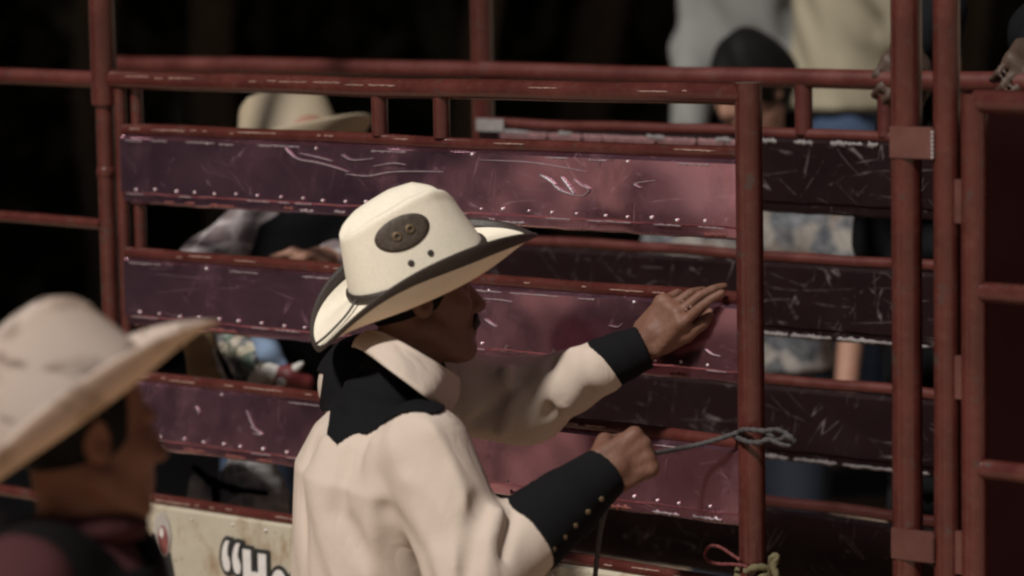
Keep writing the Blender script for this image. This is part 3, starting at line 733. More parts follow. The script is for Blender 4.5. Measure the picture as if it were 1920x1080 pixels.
def hand_sdf(wrist, d, side, palm, curl, s=1.0, thumb=None, spread=.06):
    d, side, palm = unit(d), unit(side), unit(palm); parts = [rbox(wrist + d * .048 * s, (d, side, palm), np.array((.046, .041, .0145)) * s, .013 * s), rcone(wrist - d * .03 * s, wrist + d * .03 * s, .027 * s, .026 * s)]
    ln = [(.043, .026, .021), (.047, .030, .022), (.044, .028, .021), (.034, .021, .019)]
    fing = []
    for k in range(4):
        p = wrist + d * (.088 - .006 * abs(k - 1)) * s + side * (.030 - .0205 * k) * s
        a = 0; dd0 = unit(d + side * spread * (1.2 - k))
        cu = curl[k] if hasattr(curl[0], '__len__') else curl
        q0 = p - dd0 * .02 * s; r = .0098 * s * (.88 if k == 3 else 1)
        parts += [rcone(p - palm * .0035 * s, p - palm * .003 * s, .0122 * s, .0122 * s), rcone(wrist + d * .02 * s + side * (.012 - .008 * k) * s - palm * .0115 * s, p - palm * .010 * s, .0038 * s, .0045 * s)]
        fing.append(rcone(q0, p, r * 1.1, r * 1.05))
        for j in range(3):
            a += math.radians(cu[j]); dv = dd0 * math.cos(a) + palm * math.sin(a)
            q = p + dv * ln[k][j] * s; fing.append(rcone(p, q, r * (1.0 - .09 * j), r * (.93 - .09 * j))); p = q
    if thumb is None: thumb = [wrist + d * .022 * s + side * .030 * s, wrist + d * .055 * s + side * .058 * s + palm * .015 * s, wrist + d * .085 * s + side * .062 * s + palm * .03 * s, wrist + d * .108 * s + side * .055 * s + palm * .04 * s]
    th = [rcone(thumb[k], thumb[k + 1], (.016, .0125, .0110)[k] * s, (.013, .0112, .0088)[k] * s) for k in range(len(thumb) - 1)]
    return lambda p: np.minimum(smin(union(parts, .007 * s)(p), np.minimum.reduce([f(p) for f in fing]), .006 * s), 9) if not th else smin(smin(union(parts, .007 * s)(p), np.minimum.reduce([f(p) for f in fing]), .0035 * s), union(th, .004 * s)(p), .008 * s)

# ---------------------------------------------------------------- western hats
def make_hat(parent, c, fr_, mat, trim=None, s=1.0, side=.158, length=.212, curl=.041, dip=-.018, crown=.145, front_drop=-.024, rear_drop=-.046, band=True, patch=False, tname='hat', crown_half=(.124, .098)):
    X = np.stack(fr_, 0)
    def W(p): return c + (np.asarray(p) * s) @ X
    ca, cb = crown_half
    def ztop(x): return np.interp(x, [-.13, -.095, -.05, .02, .06, .085, .105, .13], np.array([.105, .124, .137, .145, .142, .128, .102, .07]) * crown / .145)
    nth = 96
    def ring_pt(th, a, b, sx=0.0):
        ct, st = math.cos(th), math.sin(th); n_ = 2.25
        r = 1 / (abs(ct / a) ** n_ + abs(st / b) ** n_) ** (1 / n_)
        return r * ct + sx, r * st
    rows = []
    for v_ in np.linspace(0, 1, 12):                  # crown wall
        row = []
        for k in range(nth):
            th = 2 * math.pi * k / nth
            x, y = ring_pt(th, ca * (1 - .17 * v_ ** 1.3), cb * (1 - .26 * v_ ** 1.4))
            z = v_ * (ztop(x) - .012)
            dent = .004 * math.exp(-((th if th < math.pi else 2 * math.pi - th) - .62) ** 2 / .06) * max(0, v_ - .35)
            rr_ = math.hypot(x, y); x, y = x * (1 - dent / rr_), y * (1 - dent / rr_)
            row.append((x, y, z))
        rows.append(row)
    for q in (.985, .95, .9, .8, .68, .55, .4, .25, .12):   # rounded shoulder and creased top
        row = []
        for k in range(nth):
            th = 2 * math.pi * k / nth; x, y = ring_pt(th, ca * .83 * q, cb * .74 * q)
            rnd = .012 * math.sqrt(max(0, 1 - ((q - .9) / .1) ** 2)) if q > .9 else .012
            cre = .032 * math.exp(-(y / .026) ** 2) * min(1, max(0, (1 - q) * 3.2))
            row.append((x, y, ztop(x) - .012 + rnd - cre))
        rows.append(row)
    V = [W(p) for r in rows for p in r]; Fc = []
    for j in range(len(rows) - 1):
        for k in range(nth): Fc.append((j * nth + k, j * nth + (k + 1) % nth, (j + 1) * nth + (k + 1) % nth, (j + 1) * nth + k))
    Fc.append(tuple((len(rows) - 1) * nth + k for k in range(nth)))
    nV = len(V)
    def brim(th, t):
        x0, y0 = ring_pt(th, ca, cb); ct, st = math.cos(th), math.sin(th)
        n_ = 2.15; r1 = 1 / (abs(ct / length) ** n_ + abs(st / side) ** n_) ** (1 / n_)
        x1, y1 = r1 * ct, r1 * st
        wgt = min(1, abs(y1 / side)) ** 1.6
        b2 = (curl - dip / .4) / .6; a2 = curl - b2          # side profile dips then curls up
        zs = a2 * t + b2 * t * t
        zf = (front_drop if ct > 0 else rear_drop) * t ** 1.15
        tt = t - .10 * wgt * max(0, t - .75)
        return (x0 + (x1 - x0) * tt, y0 + (y1 - y0) * tt, wgt * zs + (1 - wgt) * zf)
    nt_ = 14; th_ = .0022
    for up in (1, -1):
        for t in np.linspace(0, 1, nt_):
            for k in range(nth):
                x, y, z = brim(2 * math.pi * k / nth, t); V.append(W((x, y, z + (th_ if up > 0 else -th_))))
    for j in range(nt_ - 1):
        for k in range(nth):
            a, b_, c_, d_ = j * nth + k, j * nth + (k + 1) % nth, (j + 1) * nth + (k + 1) % nth, (j + 1) * nth + k
            Fc.append((nV + a, nV + b_, nV + c_, nV + d_)[::-1]); o2 = nV + nt_ * nth; Fc.append((o2 + a, o2 + b_, o2 + c_, o2 + d_))
    for k in range(nth):
        e1 = nV + (nt_ - 1) * nth; e2 = nV + nt_ * nth + (nt_ - 1) * nth
        Fc.append((e1 + k, e1 + (k + 1) % nth, e2 + (k + 1) % nth, e2 + k)[::-1])
    hat = mesh_obj(tname, V, Fc, mat, parent)
    bm = bmesh.new(); bm.from_mesh(hat.data); bmesh.ops.recalc_face_normals(bm, faces=bm.faces[:]); bm.to_mesh(hat.data); bm.free()
    def strip(name, fa, n, mat_, thick, closed=True):  # closed band: fa(k/n) -> list of profile points
        V2 = []; F2 = []; m_ = None
        for k in range(n):
            pr = fa(k / n); m_ = len(pr); V2 += [W(p) for p in pr]
        for k in range(n if closed else n - 1):
            for j in range(m_): F2.append((k * m_ + j, k * m_ + (j + 1) % m_, ((k + 1) % n) * m_ + (j + 1) % m_, ((k + 1) % n) * m_ + j))
        o_ = mesh_obj(name, V2, F2, mat_, hat)
        bm = bmesh.new(); bm.from_mesh(o_.data); bmesh.ops.recalc_face_normals(bm, faces=bm.faces[:]); bm.to_mesh(o_.data); bm.free(); return o_
    if trim is not None:
        def bind(f):
            th = 2 * math.pi * f; pr = []
            nar = 1 - .75 * max(0, math.cos(th - 3.65)) ** 1.8
            for t in (1 - .155 * nar, 1 - .10 * nar, 1 - .05 * nar, 1.0): x, y, z = brim(th, t); pr.append((x, y, z + th_ + .0014))
            x, y, z = brim(th, 1.012); pr.append((x, y, z))
            for t in (1.0, 1 - .05 * nar, 1 - .10 * nar, 1 - .135 * nar): x, y, z = brim(th, t); pr.append((x, y, z - th_ - .0014))
            return pr
        strip('brim_binding', bind, 128, trim, 0)
    if band:
        def bandf(f):
            th = 2 * math.pi * f; pr = []
            for zz, o_ in ((.003, .0035), (.008, .0045), (.013, .0045), (.0175, .003)):
                x, y = ring_pt(th, ca * (1 - .17 * (zz / .13) ** 1.3) + o_, cb * (1 - .2 * (zz / .13) ** 1.2) + o_); pr.append((x, y, zz))
            for zz in (.0175, .003):
                x, y = ring_pt(th, ca - .004, cb - .004); pr.append((x, y, zz))
            return pr
        strip('hat_band', bandf, 96, trim if trim is not None else mat, 0)
    def wall(x, z):
        v_ = np.clip(z / (ztop(x) - .012), 0, 1); a = ca * (1 - .17 * v_ ** 1.3); b_ = cb * (1 - .26 * v_ ** 1.4)
        return -b_ * max(0, 1 - abs(x / a) ** 2.25) ** (1 / 2.25)
    if patch:
        def disc(name, cx, cz, a, b_, rot, mat_, o0, o1, hole=0.0):
            V2 = []; F2 = []; n = 40; rs_ = np.linspace(hole, 1, 7) if hole else np.linspace(.02, 1, 7)
            for lay in (0, 1):
                for q in rs_:
                    for k in range(n):
                        th = 2 * math.pi * k / n; u, w_ = a * q * math.cos(th), b_ * q * math.sin(th)
                        x, z = cx + u * math.cos(rot) - w_ * math.sin(rot), cz + u * math.sin(rot) + w_ * math.cos(rot)
                        dome = o1 * (1 - q ** 8 * .6) if lay == 0 else o0
                        V2.append(W((x, wall(x, z) - dome, z)))
            nr = len(rs_)
            for lay in (0, 1):
                for j in range(nr - 1):
                    for k in range(n):
                        f_ = (lay * nr * n + j * n + k, lay * nr * n + j * n + (k + 1) % n, lay * nr * n + (j + 1) * n + (k + 1) % n, lay * nr * n + (j + 1) * n + k)
                        F2.append(f_ if lay else f_[::-1])
            for k in range(n):
                for j in ((0, nr - 1) if hole else (nr - 1,)):
                    F2.append((j * n + k, j * n + (k + 1) % n, nr * n + j * n + (k + 1) % n, nr * n + j * n + k))
            o_ = mesh_obj(name, V2, F2, mat_, hat)
            bm = bmesh.new(); bm.from_mesh(o_.data); bmesh.ops.recalc_face_normals(bm, faces=bm.faces[:]); bm.to_mesh(o_.data); bm.free()
        disc('crown_patch', -.017, .094, .048, .0275, .03, M['leather'], -.001, .0028)
        disc('concho', -.029, .093, .0092, .0085, 0, M['gold'], .001, .0052, .45); disc('concho', -.004, .096, .0092, .0085, 0, M['gold'], .001, .0052, .45)
        disc('eyelet', -.026, .044, .0055, .0055, 0, M['trim'], -.001, .002); disc('eyelet', .011, .046, .0055, .0055, 0, M['trim'], -.001, .002)
    return hat, W

# ---------------------------------------------------------------- generic person builder
def person(label, J, head, head_fr, clothes, skin_m, hands, hs=.95, h=.006, group=None, loc=None, extra_bounds=.16, lines=None):
    """J: joints. Body is one continuous skin mesh (the thing itself is the Empty at the feet)."""
    base = (J['ankle_l'] + J['ankle_r']) / 2; base = A(base[0], base[1], min(J['ankle_l'][2], J['ankle_r'][2]) - .08)
    t = thing('person', label, 'person', base, group)
    lat = J['sh_l'] - J['sh_r']
    torso = loft([(J['pelvis'], .150, .105), (J['waist'], .135, .095), (J['chest'], .155, .11), (J['top'], .12, .08)], lat)
    X = np.stack(head_fr, 0)
    nk = head + (A(-.022, 0, -.055) * hs) @ X
    parts = [torso, rcone(J['neck'], nk, .058, .052)]
    for q in 'lr':
        parts += [rcone(J['sh_' + q], J['el_' + q], .050, .038), rcone(J['el_' + q], J['wr_' + q], .038, .026), rcone(J['hip_' + q], J['knee_' + q], .078, .052), rcone(J['knee_' + q], J['ankle_' + q], .05, .036)]
    bd = union(parts, .03); hd = head_sdf(head, head_fr, hs); hf = [q for q in hands]
    def fn(p):
        d = smin(bd(p), hd(p), .02)
        for q in hf: d = smin(d, q(p), .008)
        return d
    if lines: fn = creased(fn, lines)
    lo, hi = bounds(list(J.values()) + [head], extra_bounds)
    sdf_obj('body', fn, lo, hi, h, skin_m, t)
    return t
def standing(x, y, z, yaw, hgt=1.72, lean=0.0):
    k = hgt / 1.72; f = A(math.cos(yaw), math.sin(yaw), 0); l = A(-f[1], f[0], 0); o = A(x, y, z)
    def q(a, b, c): return o + (f * (a + lean * max(0, c - .9)) + l * b + A(0, 0, c)) * k
    J = dict(pelvis=q(0, 0, .93), waist=q(0, 0, 1.08), chest=q(.01, 0, 1.28), top=q(.0, 0, 1.43), neck=q(-.01, 0, 1.46))
    for s_, n in ((1, 'l'), (-1, 'r')):
        J['sh_' + n] = q(0, .175 * s_, 1.40); J['el_' + n] = q(-.02, .24 * s_, 1.13); J['wr_' + n] = q(.08, .25 * s_, .90)
        J['hip_' + n] = q(0, .09 * s_, .90); J['knee_' + n] = q(.02, .10 * s_, .49); J['ankle_' + n] = q(-.01, .11 * s_, .08)
    return J, q(.025, 0, 1.60), f, l
def shirt_fn(J, fat=.0, sleeve='long', sr=(.078, .062, .048), hem='pelvis', cut=.35, fit=1.0):
    lat = J['sh_l'] - J['sh_r']
    pel = J['pelvis']; st = [(pel, .175 * fit + fat, .13 * fit + fat), (J['waist'], .172 * fit + fat, .128 * fit + fat), (J['chest'], .182 * fit + fat, .135 * fit + fat), (J['top'], .135 * fit, .090 * fit)]
    parts = [loft(st, lat)]
    for q in 'lr':
        e = J['el_' + q]; w_ = J['wr_' + q]
        if sleeve == 'long': parts += [rcone(J['sh_' + q], e, sr[0], sr[1]), rcone(e, w_ - unit(w_ - e) * .02, sr[1], sr[2])]
        elif sleeve == 'short': parts += [rcone(J['sh_' + q], J['sh_' + q] * .35 + e * .65, sr[0], sr[1] + .012)]
    parts.append(rcone(J['top'], J['neck'], .09, .066))
    return union(parts, .035)
def trouser_fn(J, r=(.098, .076, .062)):
    lat = J['sh_l'] - J['sh_r']
    parts = [loft([(J['pelvis'] - A(0, 0, .08), .16, .125), (J['pelvis'] + A(0, 0, .05), .162, .12), (J['waist'] + A(0, 0, -.02), .15, .112)], lat)]
    for q in 'lr':
        parts += [rcone(J['hip_' + q], J['knee_' + q], r[0], r[1]), rcone(J['knee_' + q], J['ankle_' + q], r[1], r[2])]
    return union(parts, .03)
def legs(t, J, fwd, mat, boot, h=.012, r=(.098, .076, .062)):
    lo, hi = bounds([J[k] for k in ('pelvis', 'waist', 'hip_l', 'hip_r', 'knee_l', 'knee_r', 'ankle_l', 'ankle_r')], .2)
    sdf_obj('jeans', trouser_fn(J, r), lo, hi, h, mat, t)
    for q in 'lr':
        a = J['ankle_' + q]; f = unit(A(fwd[0], fwd[1], 0))
        fn = union([rcone(a + A(0, 0, .1), a, .055, .045), rcone(a + A(0, 0, -.035) - f * .03, a + A(0, 0, -.04) + f * .06, .042, .040), rcone(a + A(0, 0, -.045) + f * .06, a + A(0, 0, -.05) + f * .15, .04, .028)], .03)
        fn2 = inter(fn, half(a - A(0, 0, .075), (0, 0, -1)))
        sdf_obj('boot', fn2, a - .24, a + .24, .009, boot, t)

# ================================================================ main cowboy at the gate
J = dict(sh_r=P(796, 848, 5.26), sh_l=P(688, 722, 5.56), el_l=P(985, 752, 5.60), el_r=P(893, 1085, 5.20), neck=P(752, 705, 5.43), top=P(738, 765, 5.425), chest=P(712, 885, 5.42), waist=P(702, 1085, 5.45), pelvis=P(706, 1235, 5.50))
gd = gdep(1208, 645)
J['wr_l'] = P(1206, 646, gd - .085); J['wr_r'] = P(1124, 893, 5.32)
pel = J['pelvis']; lt = unit(A(*(J['sh_l'] - J['sh_r'])[:2], 0)); fw = A(lt[1], -lt[0], 0)
for s_, n in ((1, 'l'), (-1, 'r')):
    J['hip_' + n] = pel + lt * .09 * s_ - A(0, 0, .04); J['knee_' + n] = A(*(pel + lt * .12 * s_ + fw * (.12 if s_ > 0 else .02))[:2], .48); J['ankle_' + n] = A(*(pel + lt * .13 * s_ + fw * (.10 if s_ > 0 else -.08))[:2], .07)
hc = P(783, 558, 5.43); yaw = math.radians(15); pit = math.radians(9)
hfr = frame(cam_dir(math.cos(pit) * math.cos(yaw), math.sin(pit), math.cos(pit) * math.sin(yaw)), 0, UP)
k0 = P(1294, 550, gdep(1294, 550) - .05)
hl_d = unit(k0 - J['wr_l']); away = unit(F - hl_d * (F @ hl_d)); hl_s = unit(np.cross(hl_d, away)); hl_s = hl_s if hl_s @ UP < 0 else -hl_s
_c, _s = math.cos(.62), math.sin(.62); hl_s, away = hl_s * _c - away * _s, away * _c + hl_s * _s
thl = [P(1245, 648, gd - .09), P(1288, 628, gd - .115), P(1318, 605, gd - .12), P(1339, 578, gd - .11)]
hand_l = hand_sdf(J['wr_l'], hl_d, hl_s, away, [(0, 10, 14), (14, 26, 22), (30, 36, 30), (44, 44, 30)], .98, thl, .085)
hr_d = unit(P(1195, 852, 5.34) - J['wr_r']); aw2 = unit(F - hr_d * (F @ hr_d)); hr_s = unit(np.cross(hr_d, aw2)); hr_s = hr_s if hr_s @ UP > 0 else -hr_s
w_ = J['wr_r']
thr = [w_ + hr_d * .02 + hr_s * .03 + aw2 * .01, w_ + hr_d * .045 + hr_s * .045 + aw2 * .03, w_ + hr_d * .075 + hr_s * .03 + aw2 * .055, w_ + hr_d * .085 + hr_s * .008 + aw2 * .062]
hand_r = hand_sdf(w_, hr_d, hr_s, aw2, (72, 95, 62), 1.06, thr, .02)
cow = person('man in white straw hat and cream western shirt reaching for the gate', J, hc, hfr, None, M['skin'], [hand_l, hand_r], .95, .004, extra_bounds=.17, lines=[
    ([hc + (A(*q) * .95) @ np.stack(hfr, 0) for q in ((.092, -.024, -.026), (.080, -.038, -.050), (.070, -.040, -.078))], -.0035, .006),
    ([hc + (A(*q) * .95) @ np.stack(hfr, 0) for q in ((.070, -.050, -.006), (.056, -.060, -.016), (.045, -.066, -.03))], -.0022, .005),
    ([hc + (A(*q) * .95) @ np.stack(hfr, 0) for q in ((.030, -.064, -.045), (.038, -.060, -.075))], -.003, .012),
    ([hc + (A(*q) * .95) @ np.stack(hfr, 0) for q in ((.050, -.058, -.022), (.070, -.046, -.020))], .003, .012),
    ([hc + (A(*q) * .95) @ np.stack(hfr, 0) for q in ((-.02, -.060, -.085), (.03, -.055, -.105))], -.002, .006)])
M['nail'] = plain('finger_nail', (.40, .27, .23), .3, 0, .1, 40)
fr_n = frame(thl[3] - thl[2], 0, -F)
sdf_obj('nail', ell(thl[3] - F * .0068 + (thl[3] - thl[2]) * .08, fr_n, (.0075, .0055, .0022)), thl[3] - .02, thl[3] + .02, .0012, M['nail'], cow, 1)
# shirt
lat = J['sh_l'] - J['sh_r']
st = [(J['pelvis'], .170, .140), (J['waist'], .172, .138), (P(706, 985, 5.435), .178, .138), (J['chest'], .182, .140), (P(728, 815, 5.425), .160, .122), (J['top'], .110, .088)]
sl_end = P(1124, 690, gd - .035 - .055)
parts = [loft(st, lat), rcone(J['sh_r'], J['el_r'], .080, .074), rcone(J['el_r'], P(1000, 995, 5.255), .074, .064), rcone(J['sh_l'], J['el_l'], .085, .070), rcone(J['el_l'], sl_end, .070, .048), rcone(P(745, 740, 5.43), P(752, 712, 5.43), .085, .066)]
base_sh = union(parts, .035)
def seg(*pp): return [P(*q) for q in pp]
folds = [
    (seg((905, 940, 5.17), (890, 1000, 5.13), (878, 1085, 5.12)), -.016, .016),
    (seg((935, 960, 5.18), (915, 1010, 5.14), (905, 1085, 5.13)), .010, .014),
    (seg((960, 965, 5.20), (940, 1040, 5.15), (932, 1085, 5.15)), -.007, .012),
    (seg((800, 780, 5.18), (850, 850, 5.16), (885, 940, 5.14)), .008, .02),
    (seg((745, 800, 5.19), (770, 900, 5.16), (800, 1000, 5.14)), -.012, .022),
    (seg((690, 830, 5.26), (700, 930, 5.25), (690, 1080, 5.26)), .009, .022),
    (seg((655, 850, 5.29), (640, 960, 5.29), (700, 1085, 5.24)), -.010, .022),
    (seg((610, 830, 5.35), (605, 950, 5.33), (635, 1085, 5.30)), .008, .018),
    (seg((585, 780, 5.38), (580, 930, 5.38), (590, 1085, 5.37)), -.007, .016),
    (seg((760, 900, 5.17), (830, 980, 5.12), (860, 1085, 5.11)), .007, .018),
    (seg((720, 960, 5.23), (780, 1040, 5.17), (800, 1090, 5.16)), -.008, .018),
    (seg((905, 700, 5.51), (930, 760, 5.51), (920, 820, 5.52)), -.010, .014),
    (seg((950, 690, 5.52), (965, 740, 5.52), (940, 810, 5.53)), .010, .016),
    (seg((985, 690, 5.52), (960, 735, 5.52), (890, 790, 5.53)), -.009, .012),
    (seg((1035, 670, 5.51), (1040, 710, 5.51), (1030, 780, 5.52)), -.008, .012),
    (seg((1070, 660, 5.49), (1085, 700, 5.49), (1065, 755, 5.50)), .007, .014),
    (seg((1110, 655, 5.48), (1120, 690, 5.47), (1105, 735, 5.48)), -.005, .010),
]
shirt_f = creased(base_sh, [(a_, b_ * 1.5, c_) for a_, b_, c_ in folds], .002)
nb_ = np.array([q for k, q in J.items() if k in ('sh_r', 'sh_l', 'el_l', 'el_r', 'pelvis', 'top')] + [sl_end])
lo, hi = nb_.min(0) - A(.2, .2, .12), nb_.max(0) + A(.1, .15, .12)
neckcut = rcone(P(757, 705, 5.43), P(768, 620, 5.43), .050, .060)
shirt = sdf_obj('shirt', sub(shirt_f, neckcut, .004), lo, hi, .0048, M['cream'], cow, 2)
# yoke: the black shaped piece over back and shoulder, proud of the cream cloth
def poly2d(poly, axis_d):
    Pp = np.array([((px - 960) / FPX * axis_d, (540 - py) / FPX * axis_d) for px, py in poly], np.float32)
    def f(p):
        q = p - CAM.astype(np.float32); dep = q @ F.astype(np.float32); x = q @ RT.astype(np.float32) / dep * axis_d; y = q @ UP.astype(np.float32) / dep * axis_d
        d2 = np.full(len(p), 1e9, np.float32); ins = np.zeros(len(p), bool)
        for k in range(len(Pp)):
            a, b = Pp[k], Pp[(k + 1) % len(Pp)]; e = b - a; wx, wy = x - a[0], y - a[1]
            t = np.clip((wx * e[0] + wy * e[1]) / (e @ e), 0, 1); d2 = np.minimum(d2, (wx - e[0] * t) ** 2 + (wy - e[1] * t) ** 2)
            c1 = (a[1] > y) != (b[1] > y); ins ^= c1 & (x < (b[0] - a[0]) * (y - a[1]) / (b[1] - a[1] + 1e-12) + a[0])
        d = np.sqrt(d2); return np.where(ins, -d, d)
    return f
yk = [(560, 600), (800, 600), (850, 720), (832, 770), (812, 776), (785, 771), (755, 774), (722, 790), (700, 808), (684, 816), (672, 812), (655, 817), (640, 828), (631, 834), (612, 815), (619, 768), (604, 772), (598, 762), (600, 745), (606, 700), (560, 690)]
yoke_f = inter(offset(shirt_f, .0055), lambda p: -shirt_f(p) - .003, poly2d(yk, 5.3), half(P(720, 750, 5.60), F))
lo2, hi2 = bounds([P(580, 640, 5.2), P(860, 860, 5.2), P(580, 640, 5.62), P(860, 860, 5.62)], .02)
sdf_obj('yoke', sub(yoke_f, neckcut, .003), lo2, hi2, .003, M['black'], shirt, 2)
# cuffs
def cuff(pts, rads, name='cuff'):
    fn = union([rcone(a, b, r1, r2) for a, b, r1, r2 in zip(pts[:-1], pts[1:], rads[:-1], rads[1:])], .006)
    fn = inter(fn, half(pts[0] + unit(pts[1] - pts[0]) * .0, pts[0] - pts[1]), half(pts[-1], pts[-1] - pts[-2]))
    hole = rcone(pts[-1] - unit(pts[-1] - pts[-2]) * .03, pts[-1] + unit(pts[-1] - pts[-2]) * .03, rads[-1] - .006, rads[-1] - .006)
    fn = creased(sub(fn, hole, .003), [], .0012)
    lo, hi = bounds(pts, .1); return sdf_obj(name, fn, lo, hi, .0035, M['black'], shirt, 1)
cuff([P(984, 1008, 5.25), P(1060, 945, 5.285), P(1136, 884, 5.32)], [.070, .060, .045])
cuff([P(1122, 688, gd - .09), P(1165, 668, gd - .088), P(1208, 650, gd - .085)], [.047, .043, .038])
cuff_f = union([rcone(a, b, r1, r2) for a, b, r1, r2 in ((P(984, 1008, 5.25), P(1060, 945, 5.285), .070, .060), (P(1060, 945, 5.285), P(1136, 884, 5.32), .060, .045))], .006)
for px, py in ((1128, 936), (1103, 960), (1079, 986), (1059, 1008), (1038, 1030)):
    for _ in range(30):
        dd = np.linspace(5.1, 5.4, 301); ds = cuff_f(np.array([P(px, py, q) for q in dd], np.float32))
        if (ds < 0).any(): break
        px -= 1; py -= 1
    c0 = P(px, py, dd[np.argmax(ds < 0)] if (ds < 0).any() else 5.26); bm = bmesh.new(); bmesh.ops.create_uvsphere(bm, u_segments=14, v_segments=8, radius=.0050)
    fr_b = frame(cam_dir(.35, -.4, -.85)); V = [c0 + v.co.x * .5 * fr_b[0] + v.co.y * fr_b[1] + v.co.z * fr_b[2] for v in bm.verts]
    mesh_obj('snap_button', V, [[v.index for v in f.verts] for f in bm.faces], M['gold'], shirt); bm.free()
# collar: folded leaf standing round the neck
topc = seg((860, 708, 5.46), (838, 692, 5.35), (800, 668, 5.32), (755, 642, 5.325), (715, 622, 5.375), (690, 618, 5.46), (700, 625, 5.53), (745, 650, 5.555), (800, 685, 5.54), (850, 715, 5.50))
botc = seg((842, 776, 5.40), (808, 752, 5.265), (768, 722, 5.245), (725, 690, 5.265), (685, 660, 5.34), (662, 650, 5.46), (672, 660, 5.56), (725, 690, 5.60), (790, 730, 5.585), (830, 765, 5.52))
tc, bc = spline(topc, 6), spline(botc, 6); V = []; Fc = []; n = len(tc); m_ = 7
cen = [(a + b) / 2 for a, b in zip(tc, bc)]; mid = np.mean(np.array(cen), 0)
for lay in (0, 1):
    for a, b in zip(tc, bc):
        out = unit((a + b) / 2 - mid - UP * (((a + b) / 2 - mid) @ UP))
        for k in range(m_):
            t = k / (m_ - 1); V.append(a + (b - a) * t + out * (.010 * math.sin(t * math.pi) * .7 + (.0025 if lay else -.0025)) - (out * .006 if k == 0 and lay == 0 else 0))
for lay in (0, 1):
    for i in range(n - 1):
        for k in range(m_ - 1):
            f_ = tuple(lay * n * m_ + q for q in (i * m_ + k, i * m_ + k + 1, (i + 1) * m_ + k + 1, (i + 1) * m_ + k)); Fc.append(f_ if lay else f_[::-1])
for i in range(n - 1):
    for k in (0, m_ - 1): Fc.append((i * m_ + k, (i + 1) * m_ + k, n * m_ + (i + 1) * m_ + k, n * m_ + i * m_ + k))
for i in (0, n - 1):
    for k in range(m_ - 1): Fc.append((i * m_ + k, i * m_ + k + 1, n * m_ + i * m_ + k + 1, n * m_ + i * m_ + k))
mesh_obj('collar', V, Fc, M['cream'], shirt)
# hair and moustache
Xh = np.stack(hfr, 0)
def HT(*p): return hc + (np.array(p) * .95) @ Xh
hair_f = inter(ell(HT(-.014, 0, .034), hfr, np.array((.101, .0815, .095)) * .95), half(HT(.0, 0, -.058), -hfr[2] * .85 + hfr[0] * .5), half(HT(.035, 0, 0), hfr[0]))
hair_f = union([hair_f, rcone(HT(.008, -.074, .02), HT(.010, -.073, -.02), .008, .005), rcone(HT(.008, .074, .02), HT(.010, .073, -.02), .008, .005)], .01)
sdf_obj('hair', hair_f, hc - .14, hc + .14, .004, M['hair'], cow)
mo = [rcone(HT(.099, q * .004, -.050), HT(.094, q * .026, -.060), .0062, .0052) for q in (-1, 1)] + [rcone(HT(.094, q * .026, -.060), HT(.087, q * .033, -.072), .006, .003) for q in (-1, 1)]
sdf_obj('moustache', union(mo, .006), hc - .14, hc + .14, .003, M['moustache'], cow)
# hat
yw, pt = math.radians(15), math.radians(24.5)
hatfr = frame(cam_dir(math.cos(pt) * math.cos(yw), math.sin(pt), math.cos(pt) * math.sin(yw)), 0, UP)
rl = math.radians(9); hatfr = [hatfr[0], unit(hatfr[1] * math.cos(rl) + hatfr[2] * math.sin(rl)), unit(hatfr[2] * math.cos(rl) - hatfr[1] * math.sin(rl))]
hat, HW = make_hat(cow, P(785, 512, 5.43), hatfr, M['hat'], M['trim'], 1.0, patch=True, crown=.139)
cord = spline([HW((-.122, -.03, .012)), HW((-.15, -.035, -.004)), HW((-.19, -.03, -.022)), HW((-.212, -.012, -.033))], 6)
MB().tube(cord, .0022, 8).build('hat_cord', M['trim'], hat)
legs(cow, J, fw, M['denim'], M['boot'], .01)
lo3, hi3 = bounds([J['pelvis']], .25)
belt_f = loft([(J['pelvis'] + A(0, 0, -.0), .176, .146), (J['pelvis'] + A(0, 0, .035), .177, .146)], lat)
sdf_obj('belt', belt_f, lo3, hi3, .007, M['boot'], cow)

# ================================================================ foreground cowboy, left
Pb = lambda px, py, d: P(px, py, d * .95)
Jb = dict(sh_r=Pb(40, 1112, 4.37), sh_l=Pb(205, 1072, 4.66), neck=Pb(160, 985, 4.52), top=Pb(140, 1055, 4.515), chest=Pb(140, 1240, 4.53), waist=Pb(120, 1500, 4.56), pelvis=Pb(120, 1690, 4.60), el_r=Pb(90, 1480, 4.30), wr_r=Pb(260, 1700, 4.35), el_l=Pb(270, 1430, 4.70), wr_l=Pb(470, 1660, 4.62))
pel = Jb['pelvis']; ltb = unit(A(*(Jb['sh_l'] - Jb['sh_r'])[:2], 0)); fwb = A(ltb[1], -ltb[0], 0)
for s_, n in ((1, 'l'), (-1, 'r')):
    Jb['hip_' + n] = pel + ltb * .09 * s_ - A(0, 0, .04); Jb['knee_' + n] = A(*(pel + ltb * .11 * s_ + fwb * .05)[:2], .46); Jb['ankle_' + n] = A(*(pel + ltb * .12 * s_)[:2], .06)
hcb = Pb(158, 818, 4.50)
hfrb = frame(cam_dir(math.cos(.05) * math.cos(.5), .05, math.cos(.05) * math.sin(.5)), 0, UP)
hb = []
for q in 'lr':
    w_ = Jb['wr_' + q]; d_ = unit(w_ - Jb['el_' + q]); hb.append(hand_sdf(w_, d_, unit(np.cross(d_, F)), unit(F - d_ * (F @ d_)), (25, 30, 25)))
cb = person('man in pale straw hat and black vest in the left foreground', Jb, hcb, hfrb, None, M['skin_b'], hb, .97, .006)
M['maroon_cloth'] = cloth('dull_maroon_cloth', (.05, .018, .02)); M['vest'] = cloth('black_vest_cloth', (.005, .0045, .0045), .9)
sb_f = shirt_fn(Jb); lo, hi = bounds([Jb[k] for k in ('sh_r', 'sh_l', 'el_r', 'el_l', 'wr_r', 'wr_l', 'pelvis', 'neck')], .17)
